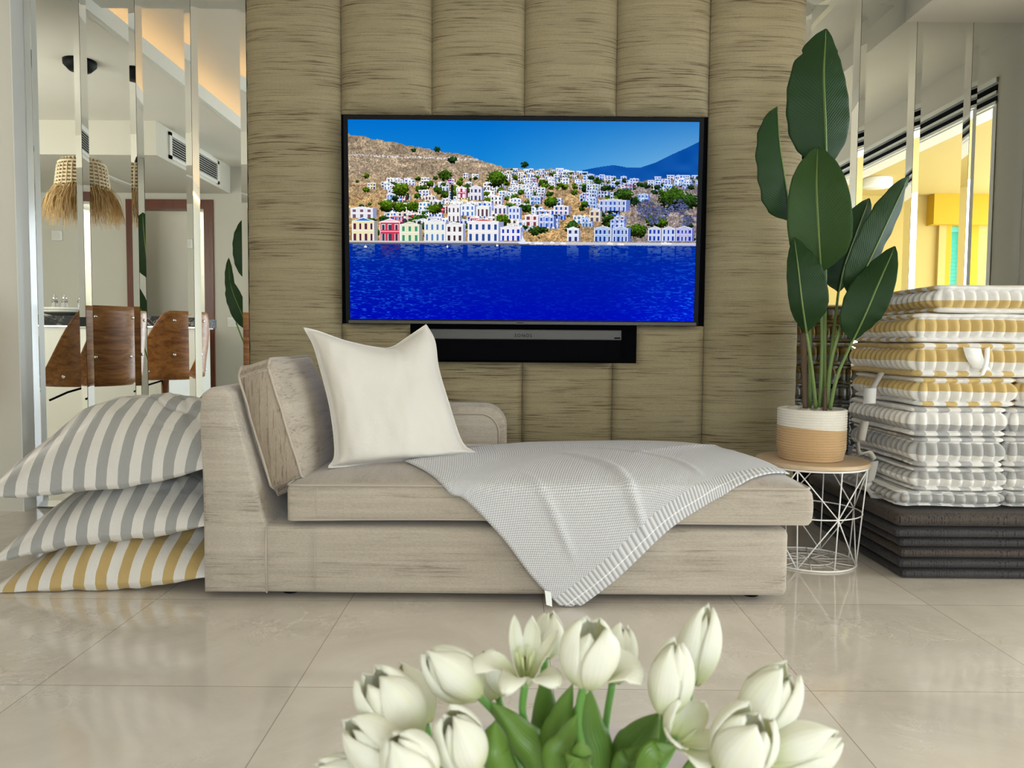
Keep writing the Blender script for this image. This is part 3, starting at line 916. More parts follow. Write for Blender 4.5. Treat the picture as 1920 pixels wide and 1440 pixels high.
text_mesh('SONOS', 0.019, M['black_matte'], sb, (W(981, 630, 3.394).x, 3.3943, W(981, 629.5, 3.394).z), spacing=1.35)
p = W(1157, 634, 3.394); MB().box(p.x - 0.012, p.x + 0.014, 3.3940, 3.3955, p.z - 0.003, p.z + 0.003).build('sensor_window', M['black_matte'], sb, False)

# ================================================================== CHAISE SOFA
SY0, SY1 = 2.36, 3.205
sofa = thing('chaise_sofa', 'beige velvet chaise longue in front of the television wall', 'sofa', (0, 2.8, 0))
bx0, bx1 = W(500, 1060, SY0).x, W(1479, 1060, SY0).x
bz1 = W(900, 988, SY0).z
def base_def(p, u):
    p = Vector(p)
    p.y -= 0.006 * (1 - u[0] ** 2) * (1 if u[1] < 0 else 0)
    p.z += 0.0015 * nz(p.x, p.y, 0, 3)
    return p
rbox(bx0 - 0.02, bx1, SY0, SY1, 0.022, bz1, 0.022, (24, 8, 6), base_def).build('base', M['velvet'], sofa)
# seams on the base front
mb = MB()
for px_ in (591,):
    x = W(px_, 1060, SY0).x
    mb.tube([(x, SY0 - 0.0065, 0.03), (x, SY0 - 0.0068, bz1 - 0.02)], 0.0014, 6)
mb.build('base_seam', M['piping'], sofa)
# feet
for x, y in ((bx0 + 0.05, SY0 + 0.09), (bx1 - 0.09, SY0 + 0.09), (bx0 + 0.05, SY1 - 0.1), (bx1 - 0.09, SY1 - 0.1)):
    MB().lathe([(0.026, 0.0), (0.03, 0.03)], x, y, 16).build('foot', M['black'], sofa)
# back rest at the left end: sloped profile extruded along the depth
prof = [(383, 1134), (500, 1134), (499, 985), (431, 738), (418, 727), (392, 727), (377, 738), (373, 775), (378, 900)]
P3 = [W(x, y, SY0) for x, y in prof]
def arm_mesh():
    pts = [(p.x, max(p.z, 0.022)) for p in P3]
    # resample outline finely
    out = []
    n = len(pts)
    for i in range(n):
        a, b = pts[i], pts[(i + 1) % n]
        k = max(1, int(math.dist(a, b) / 0.03))
        out += [(a[0] + (b[0] - a[0]) * t / k, a[1] + (b[1] - a[1]) * t / k) for t in range(k)]
    cx = sum(p[0] for p in out) / len(out); cz = sum(p[1] for p in out) / len(out)
    ny = 30; V = []; Fc = []
    m = len(out)
    R_ = 0.016
    ys = []
    for j in range(5):
        a = PI / 2 * j / 4
        ys.append((SY0 + R_ * (1 - math.sin(a)), R_ * (1 - math.cos(a))))
    ys = [(SY0 + R_ - R_ * math.cos(PI / 2 * j / 4), R_ - R_ * math.sin(PI / 2 * j / 4)) for j in range(5)]
    ys += [(SY0 + R_ + (SY1 - SY0 - R_) * j / 12, 0.0) for j in range(1, 13)]
    for (y, ins) in ys:
        for (x, z) in out:
            dx, dz = cx - x, cz - z
            L_ = math.hypot(dx, dz)
            f = ins / L_
            V.append((x + dx * f, y, z + dz * f))
    for j in range(len(ys) - 1):
        for i in range(m):
            q = (i + 1) % m
            Fc.append((j * m + i, j * m + q, (j + 1) * m + q, (j + 1) * m + i))
    # slightly crowned front
    V.append((cx, SY0 - 0.005, cz)); c = len(V) - 1
    for i in range(m): Fc.append((c, (i + 1) % m, i))
    V.append((cx, SY1, cz)); c = len(V) - 1; b = (len(ys) - 1) * m
    for i in range(m): Fc.append((c, b + i, b + (i + 1) % m))
    mb = MB(); mb.add(V, Fc); return mb
o = arm_mesh().build('backrest', M['velvet'], sofa); autosmooth(o, 0.9)
# piping line where the end panel meets the base
mb = MB(); a = W(499.5, 988, SY0); mb.tube([(a.x, SY0 - 0.004, a.z), (W(499.5, 1060, SY0).x, SY0 - 0.007, 0.13), (a.x, SY0 - 0.004, 0.025)], 0.0028, 6)
mb.build('backrest_piping', M['piping'], sofa)

# seat cushion (loose: lifts off the base)
qx0, qx1 = W(537, 940, 2.345).x, W(1522, 940, 2.345).x
CY0, CY1 = 2.345, 3.20
CZ0, CZ1 = 0.250, 0.362
def crown(x, y):
    u = (x - (qx0 + qx1) / 2) / ((qx1 - qx0) / 2); v = (y - (CY0 + CY1) / 2) / ((CY1 - CY0) / 2)
    u = max(-1, min(1, u)); v = max(-1, min(1, v))
    a = (1 - abs(u) ** 5) ** 0.6 * (1 - abs(v) ** 3) ** 0.55
    bulge = 0.052 * a
    bulge *= 0.80 + 0.25 * ss(-0.2, 0.5, u)
    return bulge + 0.004 * nz(x, y, 0, 2.4, 5) * a
def seat_z(x, y): return CZ1 + crown(x, y)
def cush_def(p, u):
    p = Vector(p)
    k = (u[2] + 1) / 2
    if u[2] > 0.999 - 0: p.z += crown(p.x, p.y)
    else:
        # sides bulge
        b = 0.010 * (1 - u[2] ** 2) ** 0.7
        if u[1] < -0.99: p.y -= b * (1 - abs(u[0]) ** 8)
        if u[0] > 0.99: p.x += b
    p.z += 0.006 * math.sin((p.x - qx0) * 3.0) * (0.3 if k > .5 else 1) * (1 if p.x < 0.1 else 0.3)
    return p
sc_ = thing('seat_cushion', 'long beige box seat cushion with piped edges on the chaise base', 'seat cushion', (0, 2.8, CZ0))
rbox(qx0, qx1, CY0, CY1, CZ0, CZ1, 0.014, (46, 28, 6), cush_def).build('cushion', [M['seat'], M['velvet']], sc_)
for p_ in sc_.children[0].data.polygons: p_.material_index = 1 if p_.normal.y < -0.7 else 0
def rr_loop(x0, x1, y0, y1, z, r=0.05, n=8, dz=None):
    out = []
    for (cx, cy, a0) in ((x1 - r, y1 - r, 0), (x0 + r, y1 - r, PI / 2), (x0 + r, y0 + r, PI), (x1 - r, y0 + r, 3 * PI / 2)):
        for k in range(n + 1):
            a = a0 + PI / 2 * k / n
            out.append(Vector((cx + r * math.cos(a), cy + r * math.sin(a), z)))
    res = []
    for i, p in enumerate(out):
        q = out[(i + 1) % len(out)]
        k = max(1, int((q - p).length / 0.04))
        for t in range(k): res.append(p.lerp(q, t / k))
    if dz:
        for p in res: p.z += dz(p)
    return res
wob = lambda f: (lambda p: 0.006 * math.sin((p.x - qx0) * 3.0) * f * (1 if p.x < 0.1 else 0.3))
MB().tube(rr_loop(qx0 + 0.002, qx1 - 0.002, CY0 + 0.002, CY1 - 0.002, CZ1 + 0.001, 0.02, 5, wob(0.3)), 0.0042, 8, True).build('piping', M['piping'], sc_)
MB().tube(rr_loop(qx0 + 0.002, qx1 - 0.002, CY0 + 0.002, CY1 - 0.002, CZ0 + 0.006, 0.02, 5, wob(1.0)), 0.0042, 8, True).build('piping', M['piping'], sc_)
for px_ in (594, 645):
    x = W(px_, 940, 2.34).x
    MB().tube([(x, CY0 - 0.001, CZ1 - 0.004), (x, CY0 - 0.0105, (CZ0 + CZ1) / 2), (x, CY0 - 0.001, CZ0 + 0.012)], 0.0011, 5).build('cushion_seam', M['piping'], sc_)

# low rear rest behind the pillows
rear = thing('sofa_rear_rest', 'low beige velvet rear rest behind the pillows, standing against the padded wall', 'backrest', (-0.45, 3.3, 0))
ra, rb = -0.94, W(950, 800, 3.2).x
rz = W(900, 762, 3.2).z
def rest_shape(y0, y1, inset, name, m):
    r = 0.10 - inset * 0.6
    X0, X1, Z1 = ra, rb - inset, rz - inset
    out = [(X0, 0.03), (X1, 0.03)] + [(X1 - r + r * math.cos(a), Z1 - r + r * math.sin(a)) for a in [PI / 2 * k / 8 for k in range(9)]] + [(X0, Z1)]
    V = []; Fc = []
    m_ = len(out)
    cx, cz = (X0 + X1) / 2, Z1 / 2
    rings = [(y0 + 0.012, 0.0), (y0 + 0.003, 0.004), (y0, 0.012)]
    rings = [(y1, 0.0)] + rings
    for y, ins in rings:
        for x, z in out:
            L_ = math.hypot(cx - x, cz - z); V.append((x + (cx - x) * ins / L_, y, z + (cz - z) * ins / L_))
    for j in range(len(rings) - 1):
        for i in range(m_):
            q = (i + 1) % m_
            Fc.append((j * m_ + i, j * m_ + q, (j + 1) * m_ + q, (j + 1) * m_ + i))
    Fc.append(tuple(range((len(rings) - 1) * m_, len(rings) * m_)))
    Fc.append(tuple(range(m_))[::-1])
    mb = MB(); mb.add(V, Fc); o = mb.build(name, m, rear); autosmooth(o, 1.0); return out
rest_shape(3.215, 3.40, 0.0, 'rest_body', M['velvet_y'])
edge = rest_shape(3.209, 3.235, 0.032, 'front_panel', M['velvet'])
MB().tube([(x, 3.211, z) for x, z in edge[1:]], 0.004, 6).build('piping', M['piping'], rear)

# box back cushion leaning on the sloped backrest
bc = thing('back_cushion', 'thick beige velvet box cushion leaning on the left end of the chaise', 'cushion', (-0.76, 2.7, 0.33))
TLc, TRc, BRc, BLc = W(444, 690, 2.42), W(497, 674, 2.42), W(569, 912, 2.42), W(515, 932, 2.42)
DEP = 0.56
def bc_map(u, v, w):
    """u across thickness (left to right), v up, w depth 0..1"""
    a = BLc.lerp(BRc, u); b = TLc.lerp(TRc, u)
    p = a.lerp(b, v)
    return Vector((p.x, 2.42 + DEP * w, p.z))
def bc_def(p, q):
    u, w, v = [(t + 1) / 2 for t in q]
    P = bc_map(u, v, w)
    nx_ = (TRc - TLc).normalized()
    bv = (max(0, 1 - (2 * v - 1) ** 2) ** 0.55) * (max(0, 1 - (2 * w - 1) ** 2) ** 0.55)
    P += nx_ * (2 * u - 1) * 0.055 * bv
    if q[1] < -0.98:
        P.y -= 0.012 * (1 - (2 * u - 1) ** 2) * (1 - (2 * v - 1) ** 4)
        P.y += 0.004 * nz(u * 2, 0, v * 6, 2.2, 9)
    P.z += 0.010 * (1 if v > .5 else -0.2) * (1 - (2 * w - 1) ** 2) * abs(2 * v - 1) - 0.012 * abs(2 * v - 1) ** 6 * (1 - abs(2 * w - 1))
    P.x += 0.003 * nz(P.x, P.y, P.z, 12, 2) 
    # corners rounded in
    rr = max(0, abs(2 * v - 1) - 0.86) * max(0, abs(2 * w - 1) - 0.86)
    P.y += rr * 1.2 * (1 if w < .5 else -1); P.z -= rr * 1.2 * (1 if v > .5 else -1)
    return P
def unit_box(n, fn):
    idx = {}; V = []; Fc = []
    def vert(u):
        k = tuple(round(t, 5) for t in u)
        if k not in idx: idx[k] = len(V); V.append(fn(None, u))
        return idx[k]
    for a in range(3):
        b, d = (a + 1) % 3, (a + 2) % 3
        for sg in (-1, 1):
            for i in range(n[b]):
                for j in range(n[d]):
                    q = []
                    for bi, dj in ((i, j), (i + 1, j), (i + 1, j + 1), (i, j + 1)):
                        u = [0, 0, 0]; u[a] = sg; u[b] = -1 + 2 * bi / n[b]; u[d] = -1 + 2 * dj / n[d]
                        q.append(vert(u))
                    Fc.append(tuple(q if sg > 0 else q[::-1]))
    mb = MB(); mb.add(V, Fc); return mb
M['gusset'] = streak_fabric('gusset velvet', (0.40, 0.33, 0.25), (0.16, 0.115, 0.075), 'z', 0.85)
bmb = unit_box((8, 26, 24), bc_def)
mi = []
for f in bmb.f:
    c = sum((Vector(bmb.v[i]) for i in f), Vector()) / 4
    mi.append(0)
bmb_o = bmb.build('cushion', [M['velvet_y'], M['gusset']], bc)
# front gusset faces get the upright streaks
me = bmb_o.data
for p_ in me.polygons:
    if p_.normal.y < -0.75: p_.material_index = 1
autosmooth(bmb_o, 0.9)
for u in (-1, 1):
    loop = []
    for (a, b, c, d, k) in ((-1, -1, 1, -1, 24), (1, -1, 1, 1, 22), (1, 1, -1, 1, 24), (-1, 1, -1, -1, 22)):
        for t in range(k):
            s_ = t / k
            w_, v_ = a + (c - a) * s_, b + (d - b) * s_
            loop.append(bc_def(None, (u, w_, v_)) + Vector((0.002 * u, 0, 0)))
    MB().tube(loop, 0.0042, 6, True).build('piping', M['piping'], bc)

# ------------------------------------------------------------------ soft pillows
def pillow_mesh(fr, bk, T, n=40, flange=0.0, pw_=0.5, pu=None, wr=0.0, seed=0.0, asym=0.5):
    """fr(u,v)->mid-surface point, bk(u,v)->unit normal; T thickness"""
    V = []; Fc = []; side = []
    def h(u, v):
        a = max(0.0, 1 - (2 * u - 1) ** 2); b = max(0.0, 1 - (2 * v - 1) ** 2)
        if flange:
            a = max(0.0, 1 - ((2 * u - 1) / (1 - flange)) ** 2); b = max(0.0, 1 - ((2 * v - 1) / (1 - flange)) ** 2)
        return (a ** (pu or pw_)) * (b ** pw_)
    for s in (-1, 1):
        base = len(V)
        for i in range(n + 1):
            for j in range(n + 1):
                u, v = i / n, j / n
                hh = h(u, v)
                k = T * (asym if s > 0 else 1 - asym) * hh
                w = wr * nz(u * 3, v * 3, s * 2.0, 1.6, seed) * hh + wr * 0.45 * nz(u * 9, v * 5, s, 1.5, seed + 3) * min(1, hh * 2)
                cr_ = nz(u * 7 + 3 * v, v * 3 - 2 * u, s, 1.3, seed + 8)
                w -= wr * 0.55 * math.exp(-(cr_ / 0.09) ** 2) * min(1, hh * 1.6) * max(0, nz(u * 2, v * 2, s, 1.5, seed + 6) + 0.25)
                V.append(fr(u, v) + bk(u, v) * s * (k + w + 0.0015))
        for i in range(n):
            for j in range(n):
                q = (base + i * (n + 1) + j, base + (i + 1) * (n + 1) + j, base + (i + 1) * (n + 1) + j + 1, base + i * (n + 1) + j + 1)
                Fc.append(q if s > 0 else q[::-1])
    m = (n + 1) ** 2
    ring = [i * (n + 1) for i in range(n + 1)] + [n * (n + 1) + j for j in range(1, n + 1)] + [(n - i) * (n + 1) + n for i in range(1, n + 1)] + [n - j for j in range(1, n)]
    for a, b in zip(ring, ring[1:] + ring[:1]): Fc.append((a, b, b + m, a + m))
    mb = MB(); mb.add(V, Fc); return mb

M['pillow_cream'] = mat('cream cotton', (0.73, 0.69, 0.62), 0.75, sheen=0.3, spec=0.2)
_g = N(M['pillow_cream']); _g.base(_g.mix(0.12, (0.73, 0.69, 0.62), _g.noise(_g.coord(), 500, 2, 0.5), 'MULTIPLY')); _g.bump(_g.noise(_g.coord(), 14, 4, 0.55, 0.8), 0.25, 0.010)
def coons(c00, c10, c01, c11, e_b, e_t, e_l, e_r):
    """u right, v up; e_* are functions of t giving edge points"""
    def f(u, v):
        lc = e_b(u) * (1 - v) + e_t(u) * v
        ld = e_l(v) * (1 - u) + e_r(v) * u
        bl = c00 * (1 - u) * (1 - v) + c10 * u * (1 - v) + c01 * (1 - u) * v + c11 * u * v
        return lc + ld - bl
    return f
def curve_fn(pts):
    s = bez(pts, 60)
    def f(t):
        x = max(0, min(1, t)) * 60; k = min(59, int(x)); return s[k].lerp(s[k + 1], x - k)
    return f
dBL, dBR, dTL, dTR = 2.50, 2.72, 2.66, 2.86
def PW(px, py, u, v):
    Y = (dBL * (1 - u) + dBR * u) * (1 - v) + (dTL * (1 - u) + dTR * u) * v
    return W(px, py, Y)
eb = curve_fn([PW(615, 877, 0, 0), PW(680, 872, .25, 0), PW(760, 863, .5, 0), PW(830, 857, .75, 0), PW(893, 850, 1, 0)])
et = curve_fn([PW(570, 615, 0, 1), PW(598, 622, .12, 1), PW(650, 640, .35, 1), PW(708, 652, .6, 1), PW(735, 651, .75, 1), PW(765, 632, .88, 1), PW(799, 609, 1, 1)])
el = curve_fn([PW(615, 877, 0, 0), PW(628, 850, 0, .1), PW(620, 770, 0, .4), PW(603, 700, 0, .7), PW(588, 648, 0, .9), PW(570, 615, 0, 1)])
er = curve_fn([PW(893, 850, 1, 0), PW(866, 828, 1, .1), PW(840, 752, 1, .4), PW(822, 690, 1, .7), PW(815, 640, 1, .9), PW(799, 609, 1, 1)])
fr = coons(PW(615, 877, 0, 0), PW(893, 850, 1, 0), PW(570, 615, 0, 1), PW(799, 609, 1, 1), eb, et, el, er)
nrm = Vector((0.35, -0.93, 0.2)).normalized()
def fr2(u, v):
    p = fr(u, v)
    # crease running down from the dented top edge
    return p
mbp = pillow_mesh(fr2, lambda u, v: nrm, 0.19, 54, 0.045, 0.42, None, 0.010, 2.0, 0.55)
pil = thing('scatter_pillow', 'large plain cream pillow with pointed corners leaning on the back cushion', 'pillow', (-0.4, 2.65, 0.39))
mbp.build('pillow_cover', M['pillow_cream'], pil)
loop = [fr(i / 40, 0) for i in range(40)] + [fr(1, i / 40) for i in range(40)] + [fr(1 - i / 40, 1) for i in range(40)] + [fr(0, 1 - i / 40) for i in range(40)]
MB().tube(loop, 0.0028, 6, True).build('seam_edge', M['pillow_cream'], pil)

# ------------------------------------------------------------------ knitted throw
def make_throw():
    m = mat('white knitted cotton', (0.66, 0.66, 0.67), 0.85, sheen=0.3, spec=0.15)
    g_ = N(m)
    uv = g_.n('ShaderNodeAttribute'); uv.attribute_name = 'cloth'
    s = g_.sep(uv.outputs['Vector'])
    pu = g_.math('SINE', g_.math('MULTIPLY', s[0], 2 * PI * 95)); pv = g_.math('SINE', g_.math('MULTIPLY', s[1], 2 * PI * 95))
    knit = g_.math('MULTIPLY', pu, pv)
    rib = g_.math('SINE', g_.math('MULTIPLY', s[0], 2 * PI * 62))
    isr = g_.math('LESS_THAN', s[1], 0.085)
    h = g_.math('ADD', g_.math('MULTIPLY', g_.math('SUBTRACT', 1.0, isr), knit), g_.math('MULTIPLY', isr, rib))
    hn = g_.ramp(g_.math('ADD', g_.math('MULTIPLY', h, 0.5), 0.5), [(0.1, 0.55), (0.6, 1.0)])
    line = g_.math('LESS_THAN', g_.math('ABSOLUTE', g_.math('SUBTRACT', s[1], 0.036)), 0.0022)
    c = g_.mix(0.85, (0.68, 0.68, 0.69), hn, 'MULTIPLY')
    c = g_.mix(g_.math('MULTIPLY', line, 0.8), c, (0.9, 0.9, 0.9))
    g_.base(c)
    g_.bump(h, 0.5, 0.002)
    YF = CY0 - 0.018
    ztop_f = CZ1 + 0.014
    def sp(pts): return curve_fn([Vector((a, b, 0)) for a, b in pts])
    xt = lambda px, py: W(px, py, YF - 0.02).x
    def hs(px, py): # hanging point -> (x, s)
        p = W(px, py, YF - 0.012); return (p.x, YF - (ztop_f - p.z))
    tip = hs(1066, 1146)
    left = (W(760, 872, 2.55).x, 2.55); rgt = (W(1480, 884, 2.50).x, 2.50)
    back = (0.40, 3.10)
    eL = sp([tip, hs(1000, 1078), hs(940, 1000), hs(872, 932), (W(832, 900, YF).x, YF), left])          # tip -> left
    eR = sp([tip, hs(1152, 1083), hs(1250, 992), hs(1325, 942), (W(1385, 905, YF).x, YF + 0.01), rgt])     # tip -> right
    eLB = sp([left, (-0.14, 2.88), (0.12, 3.06), back]); eRB = sp([rgt, (0.90, 2.72), (0.72, 2.95), back])
    V2 = lambda a: Vector((a[0], a[1], 0))
    f = coons(V2(tip), V2(rgt), V2(left), V2(back), eR, eLB, eL, eRB)
    n = 110
    V = []; UV = []
    for i in range(n + 1):
        for j in range(n + 1):
            u, v = i / n, j / n
            q = f(u, v); x, s_ = q.x, q.y
            # folds fanning out from the top
            fold = 0.0
            d = YF - s_
            for (u0, wd, amp, dirv, va, vb) in ((0.37, 0.014, 0.013, 0.12, 0.04, 0.62), (0.15, 0.011, 0.010, 0.10, 0.16, 0.48), (0.62, 0.016, 0.007, -0.1, 0.1, 0.7)):
                t = (u - u0 - dirv * (v - 0.3)) / wd
                fold += amp * math.exp(-t * t) * ss(va - 0.04, va + 0.1, v) * (1 - ss(vb - 0.15, vb + 0.1, v))
            t = (v - 0.42 - 0.3 * (u - 0.4)) / 0.02
            fold += 0.006 * math.exp(-t * t) * ss(0.3, 0.6, u)
            fold += 0.004 * nz(u * 2, v * 2, 0, 2.0, 4.4)
            rad = 0.022
            if s_ >= YF + rad:
                zt_ = max(seat_z(x, s_), CZ1 + 0.004) + 0.008
                p = Vector((x, s_, zt_ + max(0, fold)))
            else:
                a = (YF + rad - s_)
                arc = rad * PI / 2
                zt_ = max(seat_z(x, YF + rad), CZ1 + 0.004) + 0.008
                if a < arc:
                    th = a / rad
                    p = Vector((x, YF + rad - rad * math.sin(th), zt_ - rad * (1 - math.cos(th))))
                    p.y -= max(0, fold) * math.sin(th); p.z += max(0, fold) * math.cos(th)
                else:
                    dd = a - arc + 0.006
                    zc = zt_ - rad - (a - arc)
                    p = Vector((x, YF - 0.004 - max(0, fold) - 0.010 * ss(0, 0.2, dd), zc))
                    p.z = max(p.z, 0.008)
            V.append(p); UV.append((u, v, 0))
    Fc = [(i * (n + 1) + j, (i + 1) * (n + 1) + j, (i + 1) * (n + 1) + j + 1, i * (n + 1) + j + 1) for i in range(n) for j in range(n)]
    th = thing('throw_blanket', 'white knitted throw draped over the chaise, one corner hanging to the floor', 'blanket', (0.3, 2.6, 0.38))
    o = obj('knitted_cloth', V, Fc, m, th)
    at = o.data.attributes.new('cloth', 'FLOAT_VECTOR', 'POINT')
    at.data.foreach_set('vector', np.array(UV, dtype=np.float32).ravel())
    md = o.modifiers.new('thick', 'SOLIDIFY'); md.thickness = 0.005; md.offset = 0.6
    p = W(1028, 1118, YF - 0.03)
    MB().add([(p.x - 0.011, p.y, p.z + 0.018), (p.x + 0.009, p.y, p.z + 0.012), (p.x + 0.012, p.y - 0.006, p.z - 0.030), (p.x - 0.006, p.y - 0.006, p.z - 0.024),
              (p.x - 0.011, p.y + 0.001, p.z + 0.018), (p.x + 0.009, p.y + 0.001, p.z + 0.012), (p.x + 0.012, p.y - 0.005, p.z - 0.030), (p.x - 0.006, p.y - 0.005, p.z - 0.024)],
             [(0, 1, 2, 3), (7, 6, 5, 4), (0, 4, 5, 1), (1, 5, 6, 2), (2, 6, 7, 3), (3, 7, 4, 0)]).build('care_tag', M['gloss_white'], th, False)
make_throw()

# ------------------------------------------------------------------ striped floor pillows
M['stripe_grey'] = stripe_mat('grey striped satin', (0.40, 0.40, 0.385), (0.80, 0.77, 0.71), 'x', 0.072, 0.0, 0.5, 0.002, 0.38, 0.35, 0.1, 0.5)
M['stripe_gold'] = stripe_mat('gold striped satin', (0.56, 0.40, 0.16), (0.80, 0.77, 0.71), 'x', 0.072, 0.012, 0.5, 0.002, 0.38, 0.35, 0.1, 0.5)
def floor_pillow(x0, x1, y0, y1, zl, zc, zr, T, front, m, label, seed, asym=0.6, back=0.0, tuck=0.0):
    th = thing('floor_pillow', label, 'pillow', ((x0 + x1) / 2, (y0 + y1) / 2, max(0, zc - T * 0.4)), group='striped pillows stacked beside the chaise')
    def mid(u, v):
        a = 2 * u - 1; b = 2 * v - 1
        # pointed corners: edges pulled inward between the corners
        pull = 0.045
        x = (x0 + x1) / 2 + a * (x1 - x0) / 2 * (1 - pull * (1 - b * b))
        y = (y0 + y1) / 2 + b * (y1 - y0) / 2 * (1 - pull * (1 - a * a))
        if u < 0.5: z = zl + (zc - zl) * (1 - (1 - 2 * u) ** 1.6)
        else: z = zc + (zr - zc) * (2 * u - 1) ** 1.3
        if v < 0.5: z -= front * (1 - 2 * v) ** 2 * (1 - 0.6 * max(0, -a) ** 3)
        else: z += back * (2 * v - 1) ** 2
        return Vector((x, y, z))
    mb = pillow_mesh(mid, lambda u, v: Vector((0, 0, 1)), T, 72, 0.0, 0.47, 0.72, 0.020, seed, asym)
    mb.v = [(p[0], p[1], max(p[2], 0.003)) for p in mb.v]
    mb.build('pillow_case', m, th)
    return th
PX0, PX1 = -1.66, -0.952
floor_pillow(PX0 - 0.0, PX1, 2.40, 2.98, 0.022, 0.085, 0.115, 0.19, 0.055, M['stripe_gold'], 'gold and white striped pillow on the floor, bottom of its stack', 1.0, 0.55)
floor_pillow(PX0 - 0.02, PX1, 2.42, 3.02, 0.105, 0.235, 0.275, 0.20, 0.055, M['stripe_grey'], 'grey and white striped pillow in the middle of its stack', 5.0, 0.6)
floor_pillow(PX0 - 0.03, PX1, 2.42, 3.04, 0.335, 0.415, 0.480, 0.27, 0.075, M['stripe_grey'], 'plumpest grey and white striped pillow on top of its stack', 9.0, 0.72)

# ================================================================== SIDE TABLE, PLANT
TX, TY_, TZ = 1.115, 2.85, 0.382
tb = thing('side_table', 'round side table of white wire with a pale wooden top', 'side table', (TX, TY_, 0))
MB().lathe([(0.197, TZ - 0.016), (0.2, TZ - 0.013), (0.2, TZ - 0.003), (0.197, TZ)], TX, TY_, 64).build('table_top', M['table_wood'], tb)
autosmooth(bpy.data.objects[-1] if False else tb.children[0], 0.7)
RT, RBm = 0.192, 0.163
def ring(r, z, k=60, cx=TX, cy=TY_): return [(cx + r * math.cos(2 * PI * i / k), cy + r * math.sin(2 * PI * i / k), z) for i in range(k)]
rm = (RT + RBm) / 2
MB().tube(ring(RT, TZ - 0.020), 0.0035, 8, True).build('upper_ring', M['white_wire'], tb)
MB().tube(ring(rm, (TZ) / 2), 0.0025, 8, True).build('middle_ring', M['white_wire'], tb)
MB().tube(ring(RBm, 0.004), 0.0035, 8, True).build('lower_ring', M['white_wire'], tb)
MB().tube(ring(RBm * 0.5, 0.004, 40), 0.0022, 8, True).build('inner_ring', M['white_wire'], tb)
def cp(r, a, z): return (TX + r * math.cos(a), TY_ + r * math.sin(a), z)
nsp = 8
for k in range(nsp):
    a0 = 2 * PI * (k + 0.22) / nsp; a1 = 2 * PI * (k + 0.5 + 0.22) / nsp; a2 = 2 * PI * (k + 1.22) / nsp
    mb = MB()
    mb.tube([cp(RT, a0, TZ - 0.02), cp(RBm, a0, 0.004)], 0.0024, 6)
    mb.build('upright_wire', M['white_wire'], tb)
    mb = MB()
    zm = TZ / 2
    if k % 2 == 0:
        for aa in (a0, 2 * PI * (k - 1 + 0.22) / nsp, a2):
            pass
        for aa in (2 * PI * (k - 0.78) / nsp, 2 * PI * (k + 1.22) / nsp):
            mb.tube([cp(RT, aa, TZ - 0.02), cp(rm, a0, zm)], 0.0024, 6)
            mb.tube([cp(RBm, aa, 0.004), cp(rm, a0, zm)], 0.0024, 6)
        mb.build('brace_wire', M['white_wire'], tb)
for k in range(10):
    a = 2 * PI * k / 10
    MB().tube([cp(0.012, a, 0.005), cp(RBm, a, 0.005)], 0.0018, 6).build('spoke_wire', M['white_wire'], tb)

plant = thing('potted_plant', 'tall potted plant with broad dark leaves in woven basket on side table', 'plant', (1.11, 2.85, TZ), group='tall broad-leaved plants')
def leaf_mat(name, c, back, tr=0.25):
    m = mat(name, c, 0.5, spec=0.22)
    g_ = N(m)
    at = g_.n('ShaderNodeAttribute'); at.attribute_name = 'leaf'
    s = g_.sep(at.outputs['Vector'])
    veins = g_.math('SINE', g_.math('MULTIPLY', g_.math('SUBTRACT', s[1], g_.math('MULTIPLY', g_.math('ABSOLUTE', s[0]), 0.22)), 260.0))
    ribm = g_.math('LESS_THAN', g_.math('ABSOLUTE', s[0]), 0.035)
    n = g_.noise(g_.coord(), 9, 3, 0.5)
    cc = g_.mix(n, tuple(v * 0.8 for v in c), tuple(v * 1.25 for v in c))
    cc = g_.mix(g_.math('MULTIPLY', g_.ramp(veins, [(0.6, 0.0), (1.0, 1.0)]), 0.18), cc, tuple(v * 1.9 for v in c))
    cc = g_.mix(ribm, cc, tuple(min(1, v) for v in (0.20, 0.30, 0.07)))
    g_.base(cc)
    g_.bump(veins, 0.25, 0.0012)
    # thin leaf lets some light through
    nt = m.node_tree
    tl = nt.nodes.new('ShaderNodeBsdfTranslucent'); tl.inputs[0].default_value = (*back, 1)
    mx = nt.nodes.new('ShaderNodeMixShader'); mx.inputs[0].default_value = tr
    nt.links.new(g_.b.outputs[0], mx.inputs[1]); nt.links.new(tl.outputs[0], mx.inputs[2])
    nt.links.new(mx.outputs[0], nt.nodes['Material Output'].inputs[0])
    return m
M['leaf'] = leaf_mat('plant leaf', (0.013, 0.040, 0.010), (0.12, 0.26, 0.03), 0.16)
M['leaf_lit'] = leaf_mat('lit plant leaf', (0.034, 0.078, 0.020), (0.16, 0.30, 0.05), 0.20)  # brighter copy of the leaf colour, with the light on it painted in
M['stem'] = mat('plant stem', (0.13, 0.20, 0.05), 0.5)
M['stem_brown'] = mat('dry stem sheath', (0.11, 0.07, 0.04), 0.7)
